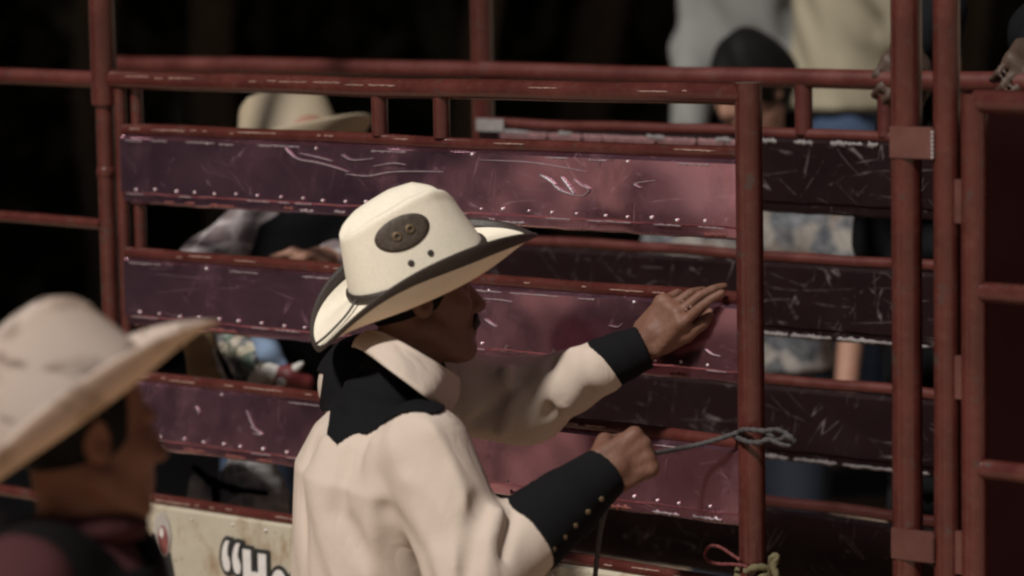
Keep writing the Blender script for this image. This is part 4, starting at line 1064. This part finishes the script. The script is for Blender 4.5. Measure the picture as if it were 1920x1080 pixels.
shb = sdf_obj('shirt', creased(sub(sb_f, rcone(Pb(168, 985, 4.52), Pb(185, 900, 4.51), .058, .075), .004), [([Pb(60, 1040, 4.3), Pb(120, 1090, 4.27)], -.008, .015)], .002), lo, hi, .007, M['maroon_cloth'], cb, 2)
latb = Jb['sh_l'] - Jb['sh_r']
vest_f = union([loft([(Jb['pelvis'], .19, .15), (Jb['waist'], .188, .148), (Jb['chest'], .195, .152), (Jb['top'], .148, .107)], latb), rcone(Jb['sh_r'] + unit(latb) * .045, Jb['sh_l'] - unit(latb) * .045, .093, .093)], .03)
vest_f = sub(sub(vest_f, rcone(Pb(168, 1010, 4.52), Pb(190, 900, 4.51), .066, .09), .01), union([rcone(Jb['sh_' + q] + (Jb['sh_' + q] - Jb['top']) * .35 - A(0, 0, .03), Jb['sh_' + q] + (Jb['sh_' + q] - Jb['top']) * 1.3 - A(0, 0, .05), .05, .07) for q in 'lr'], .01), .01)
sdf_obj('vest', vest_f, lo, hi, .008, M['vest'], cb, 2)
colb = union([rcone(Pb(168, 985, 4.52) + .062 * (math.cos(a) * unit(latb) + math.sin(a) * unit(np.cross(latb, A(0, 0, 1)))) + A(0, 0, .0), Pb(168, 985, 4.52) + .062 * (math.cos(a + .35) * unit(latb) + math.sin(a + .35) * unit(np.cross(latb, A(0, 0, 1)))), .016, .016) for a in np.linspace(0, 5.95, 18)], .012)
sdf_obj('collar', colb, *bounds([Jb['neck']], .13), .006, M['maroon_cloth'], shb)
Xb = np.stack(hfrb, 0)
def BT(*p): return hcb + (np.array(p) * .97) @ Xb
hb_f = inter(ell(BT(-.014, 0, .034), hfrb, np.array((.104, .084, .097)) * .97), half(BT(0, 0, -.05), -hfrb[2] * .9 + hfrb[0] * .4), half(BT(.04, 0, 0), hfrb[0]))
sdf_obj('hair', hb_f, hcb - .15, hcb + .15, .006, M['hair'], cb)
M['hat_b'] = straw('weathered_pale_straw', (.60, .51, .455), .9, (.17, .13, .115), .4)
yw, pt = math.radians(14), math.radians(35)
hf_ = frame(cam_dir(math.cos(pt) * math.cos(yw), math.sin(pt), math.cos(pt) * math.sin(yw)), 0, UP)
make_hat(cb, Pb(125, 762, 4.50), hf_, M['hat_b'], None, 1.02, side=.17, length=.225, curl=.03, dip=-.015, crown=.135, band=False)
legs(cb, Jb, fwb, M['denim'], M['boot'], .014)

# ================================================================ people behind
M['vest2'] = cloth('black_protective_vest', (.003, .003, .0035), .9)
M['plaid_sleeve'] = plaid('faded_plaid', (.20, .17, .17), (.07, .045, .05), (.36, .32, .33), 30)
M['plaid_e'] = floral('blotched_blue_grey_cloth', [(.13, .11, .10), (.02, .026, .045), (.24, .21, .19), (.05, .055, .07), (.16, .12, .095), (.016, .02, .03), (.28, .25, .22), (.07, .07, .08)], 19)
M['grid_cloth'] = plaid('grey_grid_cloth', (.22, .21, .21), (.12, .12, .12), (.30, .29, .29), 60)
M['floral'] = floral('floral_cloth', [(.02, .018, .02), (.35, .31, .22), (.10, .09, .05), (.42, .38, .32), (.015, .015, .02), (.05, .09, .06), (.3, .25, .19), (.03, .03, .035)], 46)
M['suede'] = plain('tan_suede', (.22, .14, .07), .9, 0, .35, 26, .5)
M['red_glove'] = plain('red_leather', (.09, .009, .010), .6)
M['white_cloth'] = cloth('dirty_white_cloth', (.42, .40, .38))
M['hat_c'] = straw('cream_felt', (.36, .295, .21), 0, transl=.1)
# rider in the chute, behind the gate's left half
dR = 6.92
Jc, hcc, f_, l_ = standing(*P(575, 700, dR)[:2], .12, math.radians(-60), 1.70, .05)
off = P(565, 400, dR) - Jc['top']; off[2] = P(565, 392, dR)[2] - Jc['top'][2] - .03
Jc = {k: q + off for k, q in Jc.items()}; hcc = P(570, 300, dR - .05)
Jc['sh_r'] = P(498, 402, dR - .05); Jc['el_r'] = P(385, 500, dR - .12); Jc['wr_r'] = P(440, 640, dR - .2)
Jc['sh_l'] = P(640, 410, dR + .08); Jc['el_l'] = P(680, 530, dR - .1); Jc['wr_l'] = P(622, 487, dR - .34)
hfc = frame(A(.3, -.95, -.35))
d_ = unit(P(555, 484, dR - .36) - Jc['wr_l'])
hands_c = [hand_sdf(Jc['wr_l'], d_, UP * .3 - F, -UP, (15, 30, 25)), hand_sdf(Jc['wr_r'], unit(Jc['wr_r'] - Jc['el_r']), F, RT, (30, 40, 30))]
rid = person('rider in cream hat and black vest behind the left half of the gate', Jc, hcc, hfc, None, M['skin_c'], hands_c, .93, .008)
lo, hi = bounds([Jc[k] for k in ('sh_r', 'sh_l', 'el_r', 'el_l', 'wr_r', 'wr_l', 'pelvis', 'neck')], .16)
sdf_obj('shirt', creased(shirt_fn(Jc, 0, 'long', (.06, .055, .045)), [], .003), lo, hi, .009, M['plaid_sleeve'], rid)
latc = Jc['sh_l'] - Jc['sh_r']
vc = union([offset(shirt_fn(Jc, 0, 'none'), .022), rcone(Jc['sh_r'] + unit(latc) * .05, Jc['sh_l'] + unit(latc) * .02, .075, .09), rcone(Jc['sh_l'], Jc['el_l'] * .6 + Jc['sh_l'] * .4, .085, .08)], .03)
vc = inter(vc, half(Jc['waist'] - A(0, 0, .04), (0, 0, -1)))
sdf_obj('vest', vc, *bounds([Jc[k] for k in ('sh_r', 'sh_l', 'waist')], .22), .009, M['vest2'], rid)
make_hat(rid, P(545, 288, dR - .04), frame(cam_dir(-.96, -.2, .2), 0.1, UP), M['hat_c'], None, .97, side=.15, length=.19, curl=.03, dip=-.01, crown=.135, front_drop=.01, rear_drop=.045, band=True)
legs(rid, Jc, f_, M['denim'], M['boot'], .014)
def blob(name, prims, h, mat, parent, k=.012, m_=.1, cr=0.0):
    fn = union(prims, k); fn = creased(fn, [], cr) if cr else fn
    pts = [q for q in blob.pts]; return fn
def tubeblob(name, pts, rads, mat, parent, h=.005, cr=.0):
    prims = [rcone(a, b, r1, r2) for a, b, r1, r2 in zip(pts[:-1], pts[1:], rads[:-1], rads[1:])]
    fn = union(prims, .012); fn = creased(fn, [], cr) if cr else fn
    return sdf_obj(name, fn, *bounds(pts, max(rads) + .02), h, mat, parent)
dC = dR - .34
tubeblob('chaps', [P(372, 640, dC), P(385, 690, dC), P(395, 760, dC)], [.036, .036, .04], M['suede'], rid, .005, .003)
for k in range(3): tubeblob('stripe', [P(400 + 9 * k, 655 + 4 * k, dC - .02), P(412 + 12 * k, 690, dC - .02), P(430 + 14 * k, 730, dC - .02)], [.0045, .0045, .0045], M['white_cloth'] if k != 1 else M['vest2'], rid, .003)
tubeblob('scarf', [P(440, 640, dC + .03), P(470, 680, dC + .03), P(480, 740, dC + .03)], [.045, .062, .062], M['floral'], rid, .005, .004)
tubeblob('denim_flap', [P(488, 625, dC - .015), P(505, 660, dC - .02), P(530, 684, dC - .02)], [.022, .024, .012], cloth('faded_denim', (.16, .22, .32)), rid, .004, .002)
tubeblob('glove', [P(520, 702, dC - .03), P(545, 706, dC - .035), P(575, 716, dC - .03)], [.017, .022, .02], M['red_glove'], rid, .004, .003)
tubeblob('glove_cuff', [P(505, 694, dC - .03), P(516, 700, dC - .03)], [.016, .018], M['white_cloth'], rid, .004, .002)
tubeblob('rag', [P(556, 690, dC - .05), P(566, 682, dC - .05)], [.010, .007], M['white_cloth'], rid, .003, .003)
tubeblob('rag', [P(525, 716, dC - .05), P(556, 708, dC - .05)], [.008, .006], M['white_cloth'], rid, .003, .003)
tubeblob('knee_pad', [P(470, 885, dC), P(470, 930, dC + .02), P(475, 990, dC + .05)], [.055, .078, .075], M['grid_cloth'], rid, .007, .002)
tubeblob('strap', [P(365, 878, dC - .03), P(398, 905, dC - .035), P(440, 918, dC - .05), P(500, 925, dC - .06)], [.008, .008, .007, .006], M['vest2'], rid, .004)
tubeblob('strap', [P(402, 900, dC - .035), P(404, 950, dC - .035)], [.008, .008], M['vest2'], rid, .004)
tubeblob('white_pad', [P(374, 905, dC), P(372, 935, dC), P(420, 932, dC)], [.022, .022, .014], M['white_cloth'], rid, .005, .002)

# dark haired bystander in plaid, behind the far chute wall
dE = 7.75
xe, ye, _ = P(1420, 300, dE)
Je, hce, fe, le = standing(xe, ye, -.02, math.radians(-115), 1.72)
up_ = P(1405, 165, dE)[2] - hce[2]; Je = {k: q + A(0, 0, up_ if k not in ('ankle_l', 'ankle_r') else 0) for k, q in Je.items()}; hce = P(1408, 168, dE)
for q in 'lr': Je['sh_' + q] += A(0, 0, -.06)
Je['top'][2] -= .05; Je['neck'][2] -= .03
hfe = frame(cam_dir(-.72, -.35, -.6), 0, UP)
he = [hand_sdf(Je['wr_' + q], unit(Je['wr_' + q] - Je['el_' + q]), fe, le * (1 if q == 'r' else -1), (20, 30, 25)) for q in 'lr']
byE = person('black haired man in blue and grey plaid shirt behind the far chute wall', Je, hce, hfe, None, M['skin_c'], he, .97, .009)
lo, hi = bounds([Je[k] for k in ('sh_r', 'sh_l', 'el_r', 'el_l', 'wr_r', 'wr_l', 'pelvis', 'neck')], .17)
sdf_obj('shirt', creased(shirt_fn(Je, .015, 'short', (.085, .075, .05)), [], .005), lo, hi, .010, M['plaid_e'], byE)
Xe = np.stack(hfe, 0)
hE = union([inter(ell(hce + A(-.015, 0, .034) @ Xe, hfe, (.112, .092, .108)), half(hce + A(.0, 0, -.045) @ Xe, -hfe[2] * .8 + hfe[0] * .6)), ell(P(1452, 150, dE + .02), (RT, F, UP), (.05, .06, .055)), ell(P(1395, 95, dE - .02), (RT, F, UP), (.055, .06, .035))], .03)
hE = creased(hE, [], .006)
sdf_obj('hair', hE, hce - .17, hce + .17, .007, M['hair'], byE)
legs(byE, Je, fe, cloth('dark_jeans', (.02, .024, .035)), M['boot'], .016)

# raised deck behind the chute, where two more stand
M['wood'] = plain('dark_weathered_wood', (.05, .036, .026), .9, 0, .5, 20, .6)
dk = P(1560, 500, 8.6); zd = .665
deck = thing('wooden_platform', 'dark wooden platform behind the chute carrying two bystanders', 'platform', (dk[0], dk[1], 0))
for k in range(7): MB().box((dk[0] + .1, dk[1] - .48 + .17 * k, zd - .02), (A(1, 0, 0), A(0, 1, 0), A(0, 0, 1)), (1.1, .081, .02)).build('plank', M['wood'], deck, smooth=False)
for sx in (-.9, 1.1):
    for sy in (-.45, .5): MB().box((dk[0] + sx, dk[1] + sy, (zd - .04) / 2 - .02), (A(1, 0, 0), A(0, 1, 0), A(0, 0, 1)), (.05, .05, (zd - .04) / 2 + .02)).build('leg', M['wood'], deck, smooth=False)
def bystander(label, px, d, zf, yaw, hgt, smat, tmat, arms=None, lean=0.0, skin_m=None, fat=.0, sleeve='long', hat=False, hairc=True, sr=(.078, .062, .048)):
    x, y, _ = P(px, 200, d); J_, hc_, f1, l1 = standing(x, y, zf, yaw, hgt, lean)
    if arms: J_.update({k: np.asarray(v) for k, v in arms.items()})
    fr_ = frame(f1 + A(0, 0, -.15))
    hs_ = [hand_sdf(J_['wr_' + q], unit(J_['wr_' + q] - J_['el_' + q]), np.cross(unit(J_['wr_' + q] - J_['el_' + q]), f1) + .01, f1, (30, 40, 30)) for q in 'lr']
    t = person(label, J_, hc_, fr_, None, skin_m or M['skin_b'], hs_, .95, .010)
    lo, hi = bounds([J_[k] for k in ('sh_r', 'sh_l', 'el_r', 'el_l', 'wr_r', 'wr_l', 'pelvis', 'neck')], .2)
    fn = creased(shirt_fn(J_, fat, sleeve, sr), [([J_['sh_r'] + f1 * .1, J_['waist'] + l1 * .08 + f1 * .13], -.012, .03), ([J_['sh_l'] + f1 * .1, J_['waist'] - l1 * .06 + f1 * .13], -.012, .03), ([J_['chest'] + f1 * .13, J_['pelvis'] + f1 * .13], .01, .03)], .006)
    sdf_obj('shirt', fn, lo, hi, .010, smat, t)
    legs(t, J_, f1, tmat, M['boot'], .016)
    X = np.stack(fr_, 0)
    hh = inter(ell(hc_ + A(-.014, 0, .034) @ X, fr_, (.102, .083, .097)), half(hc_ + A(0, 0, -.02) @ X, -fr_[2] * .9 + fr_[0] * .45))
    sdf_obj('hair', hh, hc_ - .15, hc_ + .15, .01, M['hair'], t)
    return t, J_
M['grey_cloth'] = cloth('grey_shirt_cloth', (.165, .165, .16)); M['cream2'] = cloth('pale_cream_shirt_cloth', (.27, .24, .175))
d1 = 8.7
bystander('bystander in light grey long sleeved shirt on the platform', 1420, d1, zd, math.radians(-80), 1.75, M['grey_cloth'], cloth('black_trousers', (.012, .012, .014)),
          dict(sh_r=P(1330, -80, d1), el_r=P(1305, 90, d1 - .05), wr_r=P(1292, 250, d1 - .2), sh_l=P(1505, -80, d1), el_l=P(1490, 120, d1 - .1), wr_l=P(1430, 200, d1 - .25)), fat=.01)
d2 = 8.3
bystander('bystander in plain cream shirt and blue jeans on the platform', 1605, d2, zd + .04, math.radians(-20), 1.72, M['cream2'], cloth('blue_jeans_cloth', (.05, .075, .13)),
          dict(el_r=P(1700, 60, d2 - .2), wr_r=P(1760, 130, d2 - .25), el_l=P(1690, 40, d2 + .2), wr_l=P(1760, 120, d2 + .15)), fat=.03, skin_m=M['skin_c'])
# man in black leaning on the far rail at the right edge
dF = (plane_hit(1800, 140, F0, FN) - CAM) @ F
xF, yF, _ = P(1830, 100, dF + .42); JF, hF, fF, lF = standing(xF, yF, .0, math.radians(-125), 1.80, .06)
dA = (plane_hit(1672, 140, F0, FN) - CAM) @ F; dB = (plane_hit(1915, 140, F0, FN) - CAM) @ F
JF.update(el_r=P(1752, 30, dA + .16), wr_r=P(1712, 95, dA + .07), el_l=P(1960, 60, dB + .2), wr_l=P(1940, 95, dB + .07))
dh = unit(P(1668, 165, dA - .045) - JF['wr_r']); dl = unit(P(1908, 150, dB - .03) - JF['wr_l'])
hF_ = [hand_sdf(JF['wr_r'], dh, np.cross(dh, F), unit(F - dh * (F @ dh)), (42, 62, 45), 1.05, None, .02), hand_sdf(JF['wr_l'], dl, np.cross(dl, F), unit(F - dl * (F @ dl)), (42, 62, 45), 1.05, None, .02)]
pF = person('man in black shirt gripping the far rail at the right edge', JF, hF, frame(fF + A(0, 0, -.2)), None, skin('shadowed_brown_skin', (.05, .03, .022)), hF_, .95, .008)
lo, hi = bounds([JF[k] for k in ('sh_r', 'sh_l', 'el_r', 'el_l', 'wr_r', 'wr_l', 'pelvis', 'neck')], .2)
sdf_obj('shirt', creased(shirt_fn(JF, .01, 'long', (.078, .06, .042)), [], .004), lo, hi, .010, cloth('black_shirt_cloth', (.006, .0065, .008)), pF)
legs(pF, JF, fF, cloth('black_jeans', (.012, .012, .014)), M['boot'], .016)
XF = np.stack(frame(fF + A(0, 0, -.2)), 0)
sdf_obj('hair', inter(ell(hF + A(-.014, 0, .034) @ XF, list(XF), (.102, .083, .097)), half(hF + A(0, 0, -.02) @ XF, -XF[2] * .9 + XF[0] * .45)), hF - .15, hF + .15, .01, M['hair'], pF)

# ================================================================ ropes
gp = lambda px, py, o: plane_hit(px, py, G0 + GN * o, GN)
fist = P(1186, 858, 5.37)
main = [P(1112, 1150, 5.46), P(1118, 1060, 5.44), P(1128, 985, 5.42), P(1150, 915, 5.40), P(1178, 880, 5.385), P(1200, 856, 5.385), P(1222, 851, 5.40), P(1290, 838, gdep(1290, 838) - .09), P(1345, 824, gdep(1345, 824) - .06), P(1383, 811, gdep(1383, 811) - .03)]
wrap = [gp(1392, 806, .034), gp(1412, 806, .038), gp(1432, 808, .034), gp(1455, 806, .02), gp(1472, 812, .012), gp(1484, 822, .014), gp(1480, 834, .02), gp(1462, 832, .026), gp(1442, 824, .03), gp(1425, 829, .038), gp(1405, 829, .038), gp(1386, 822, .03), gp(1378, 816, .0), gp(1392, 812, -.034), gp(1425, 812, -.034), gp(1442, 815, -.01), gp(1458, 826, .02), gp(1476, 818, .03), gp(1490, 828, .022)]
rp = MB().tube(spline(main + wrap, 10), .0042, 15, True, strand).build('rope', M['rope'], org=gp(1410, 820, .03))
tag(rp, 'grey rope pulled by the cream shirted man and knotted round the gate\'s end post', 'rope')
red = [gp(1388, 1050, .03), gp(1372, 1040, .03), gp(1350, 1026, .034), gp(1332, 1024, .034), gp(1322, 1036, .034), gp(1326, 1050, .034), gp(1345, 1057, .034), gp(1372, 1058, .034), gp(1392, 1060, .03), gp(1402, 1064, .032)]
tag(MB().tube(spline(red, 8), .0028, 12, True, strand).build('rope', M['rope_red'], org=red[0]), 'thin red cord looped beside the foot of the gate\'s end post', 'cord')
yel = []
sE = gs(1416, 1062)
for k in range(34):
    a = k * .62; yel.append(G(sE + .030 * math.sin(a), .030 * math.cos(a), gz(1416, 1066) + .010 * math.sin(k * 1.1) - .0012 * k))
yel += [gp(1446, 1052, .03), gp(1456, 1045, .03), gp(1450, 1062, .035), gp(1456, 1082, .035), gp(1452, 1100, .03)]
tag(MB().tube(spline(yel, 5), .0062, 12, True, strand).build('rope', M['rope_yellow'], org=yel[0]), 'frayed yellow rope wrapped low round the gate\'s end post', 'rope')

# long scratches rubbed through the paint of the gate's top sheets
M['scratch'] = plain('scraped_bare_metal', (.32, .27, .29), .45, .5, .3, 80)
def scratch(pts, wpx, panel_):
    pts = spline([A(x, y, 0) for x, y in pts], 8); V = []; Fc = []; n = len(pts)
    for k, q in enumerate(pts):
        t = pts[min(k + 1, n - 1)] - pts[max(k - 1, 0)]; t /= np.linalg.norm(t) + 1e-9; nn = A(-t[1], t[0], 0) * wpx * .5 * (.35 + .65 * math.sin(math.pi * k / (n - 1)) * (.7 + .3 * math.sin(k * 2.3)))
        for o_ in (.0155, .0172):
            for sg in (1, -1): V.append(gp(*(q + sg * nn)[:2], o_))
    for k in range(n - 1):
        b0, b1 = 4 * k, 4 * k + 4; Fc += [(b0 + 2, b0 + 3, b1 + 3, b1 + 2), (b0, b1, b1 + 1, b0 + 1), (b0, b0 + 2, b1 + 2, b1), (b0 + 1, b1 + 1, b1 + 3, b0 + 3)]
    return mesh_obj('scratch', V, Fc, M['scratch'], panel_)
panels = [o for o in gate.children if o.name.startswith('sheet_panel')]
for k, (wpx, pts) in enumerate([(3, [(533, 277), (556, 297), (590, 304), (622, 312), (652, 322)]), (2.5, [(560, 287), (600, 296), (622, 302)]), (3, [(648, 326), (690, 330), (740, 322), (832, 322)]), (2.5, [(700, 312), (735, 306), (760, 309)]), (2.5, [(640, 290), (660, 300), (700, 297)]),
        (7, [(1012, 328), (1026, 336), (1040, 346)]), (5, [(1036, 346), (1052, 358), (1070, 364)]), (7, [(1052, 332), (1064, 348), (1076, 364)]), (2.5, [(1078, 366), (1094, 366), (1104, 356), (1094, 346)]), (2, [(1075, 336), (1090, 348), (1104, 354)]), (2.5, [(1048, 354), (1060, 362), (1080, 366)]),
        (2, [(900, 300), (1000, 305), (1100, 322)]), (2, [(1200, 352), (1190, 344), (1230, 338)])]):
    scratch(pts, wpx, panels[0])
for wpx, pts in [(2.5, [(905, 560), (935, 562), (960, 566)]), (3, [(908, 598), (920, 607), (930, 612)]), (3, [(1322, 655), (1334, 664), (1350, 668)]), (2, [(1140, 610), (1158, 613), (1166, 606)])]: scratch(pts, wpx, panels[1])
for wpx, pts in [(2.5, [(462, 770), (470, 790), (478, 806)]), (2.5, [(366, 762), (372, 772), (372, 778)]), (3, [(470, 800), (490, 815), (474, 812)])]: scratch(pts, wpx, panels[2])
# pale card stuck behind the gate near the hinge
cs = gs(292, 622)
tag(MB().box(G(cs, -.016, gz(292, 626)), (GDIR, GN, A(0, 0, 1)), (.032, .0012, .024)).build('card', M['white_cloth'], org=G(cs, -.016, gz(292, 626)), smooth=False), 'small pale card fixed behind the gate beside the straw hat brim', 'card')

# unseen dark trailer, added left of the chute to darken reflections in the glossy sheets
M['trailer'] = plain('dark_blue_trailer_paint', (.02, .075, .16), .5, .0, .2, 5); M['tyre'] = plain('tyre_rubber', (.012, .012, .012), .9); M['galv'] = plain('galvanised_metal', (.35, .36, .38), .45, .7)
tx, ty = -4.3, 4.85; tl, tw = 4.6, 1.9
tr = thing('stock_trailer', 'dark blue slatted stock trailer parked left of the chute', 'trailer', (tx - tw / 2, ty + tl / 2, 0))  # out of view, added only to darken the gate sheets' reflections
Xa, Ya, Za = A(1, 0, 0), A(0, 1, 0), A(0, 0, 1)
MB().box((tx - tw / 2, ty + tl / 2, .62), (Xa, Ya, Za), (tw / 2, tl / 2, .05)).build('floor', M['trailer'], tr, smooth=False)
MB().box((tx - tw / 2, ty + tl / 2, 2.32), (Xa, Ya, Za), (tw / 2 + .03, tl / 2 + .03, .03)).build('roof', M['trailer'], tr, smooth=False)
for k in range(8):
    z = .28 + .26 * k
    for x in (tx - .015, tx - tw + .015): MB().box((x, ty + tl / 2, z), (Xa, Ya, Za), (.013, tl / 2 - .02, .10)).build('side_slat', M['trailer'], tr, smooth=False)
    for y in (ty + .012, ty + tl - .012): MB().box((tx - tw / 2, y, z), (Xa, Ya, Za), (tw / 2 - .05, .011, .10)).build('end_slat', M['trailer'], tr, smooth=False)
for x in (tx - .03, tx - tw + .03):
    for y in (ty + .03, ty + tl / 2, ty + tl - .03): MB().box((x - .03 * (1 if x > tx - 1 else -1), y, 1.48), (Xa, Ya, Za), (.025, .03, .80)).build('upright', M['trailer'], tr, smooth=False)
for x in (tx + .12, tx - tw - .12):
    for y in (ty + tl / 2 - .42, ty + tl / 2 + .42):
        w__ = MB().tube([(x - .1, y, .36), (x - .09, y, .36), (x + .09, y, .36), (x + .1, y, .36)], [.34, .37, .37, .34], 28).build('wheel', M['tyre'], tr)
        MB().tube([(x - .105, y, .36), (x + .105, y, .36)], .19, 20).build('rim', M['galv'], w__)
    MB().box((x, ty + tl / 2, .80), (Xa, Ya, Za), (.13, .88, .02)).build('mudguard', M['galv'], tr, smooth=False)
MB().box((tx - tw / 2, ty - .6, .52), (Xa, Ya, Za), (.05, .65, .05)).build('drawbar', M['galv'], tr, smooth=False)
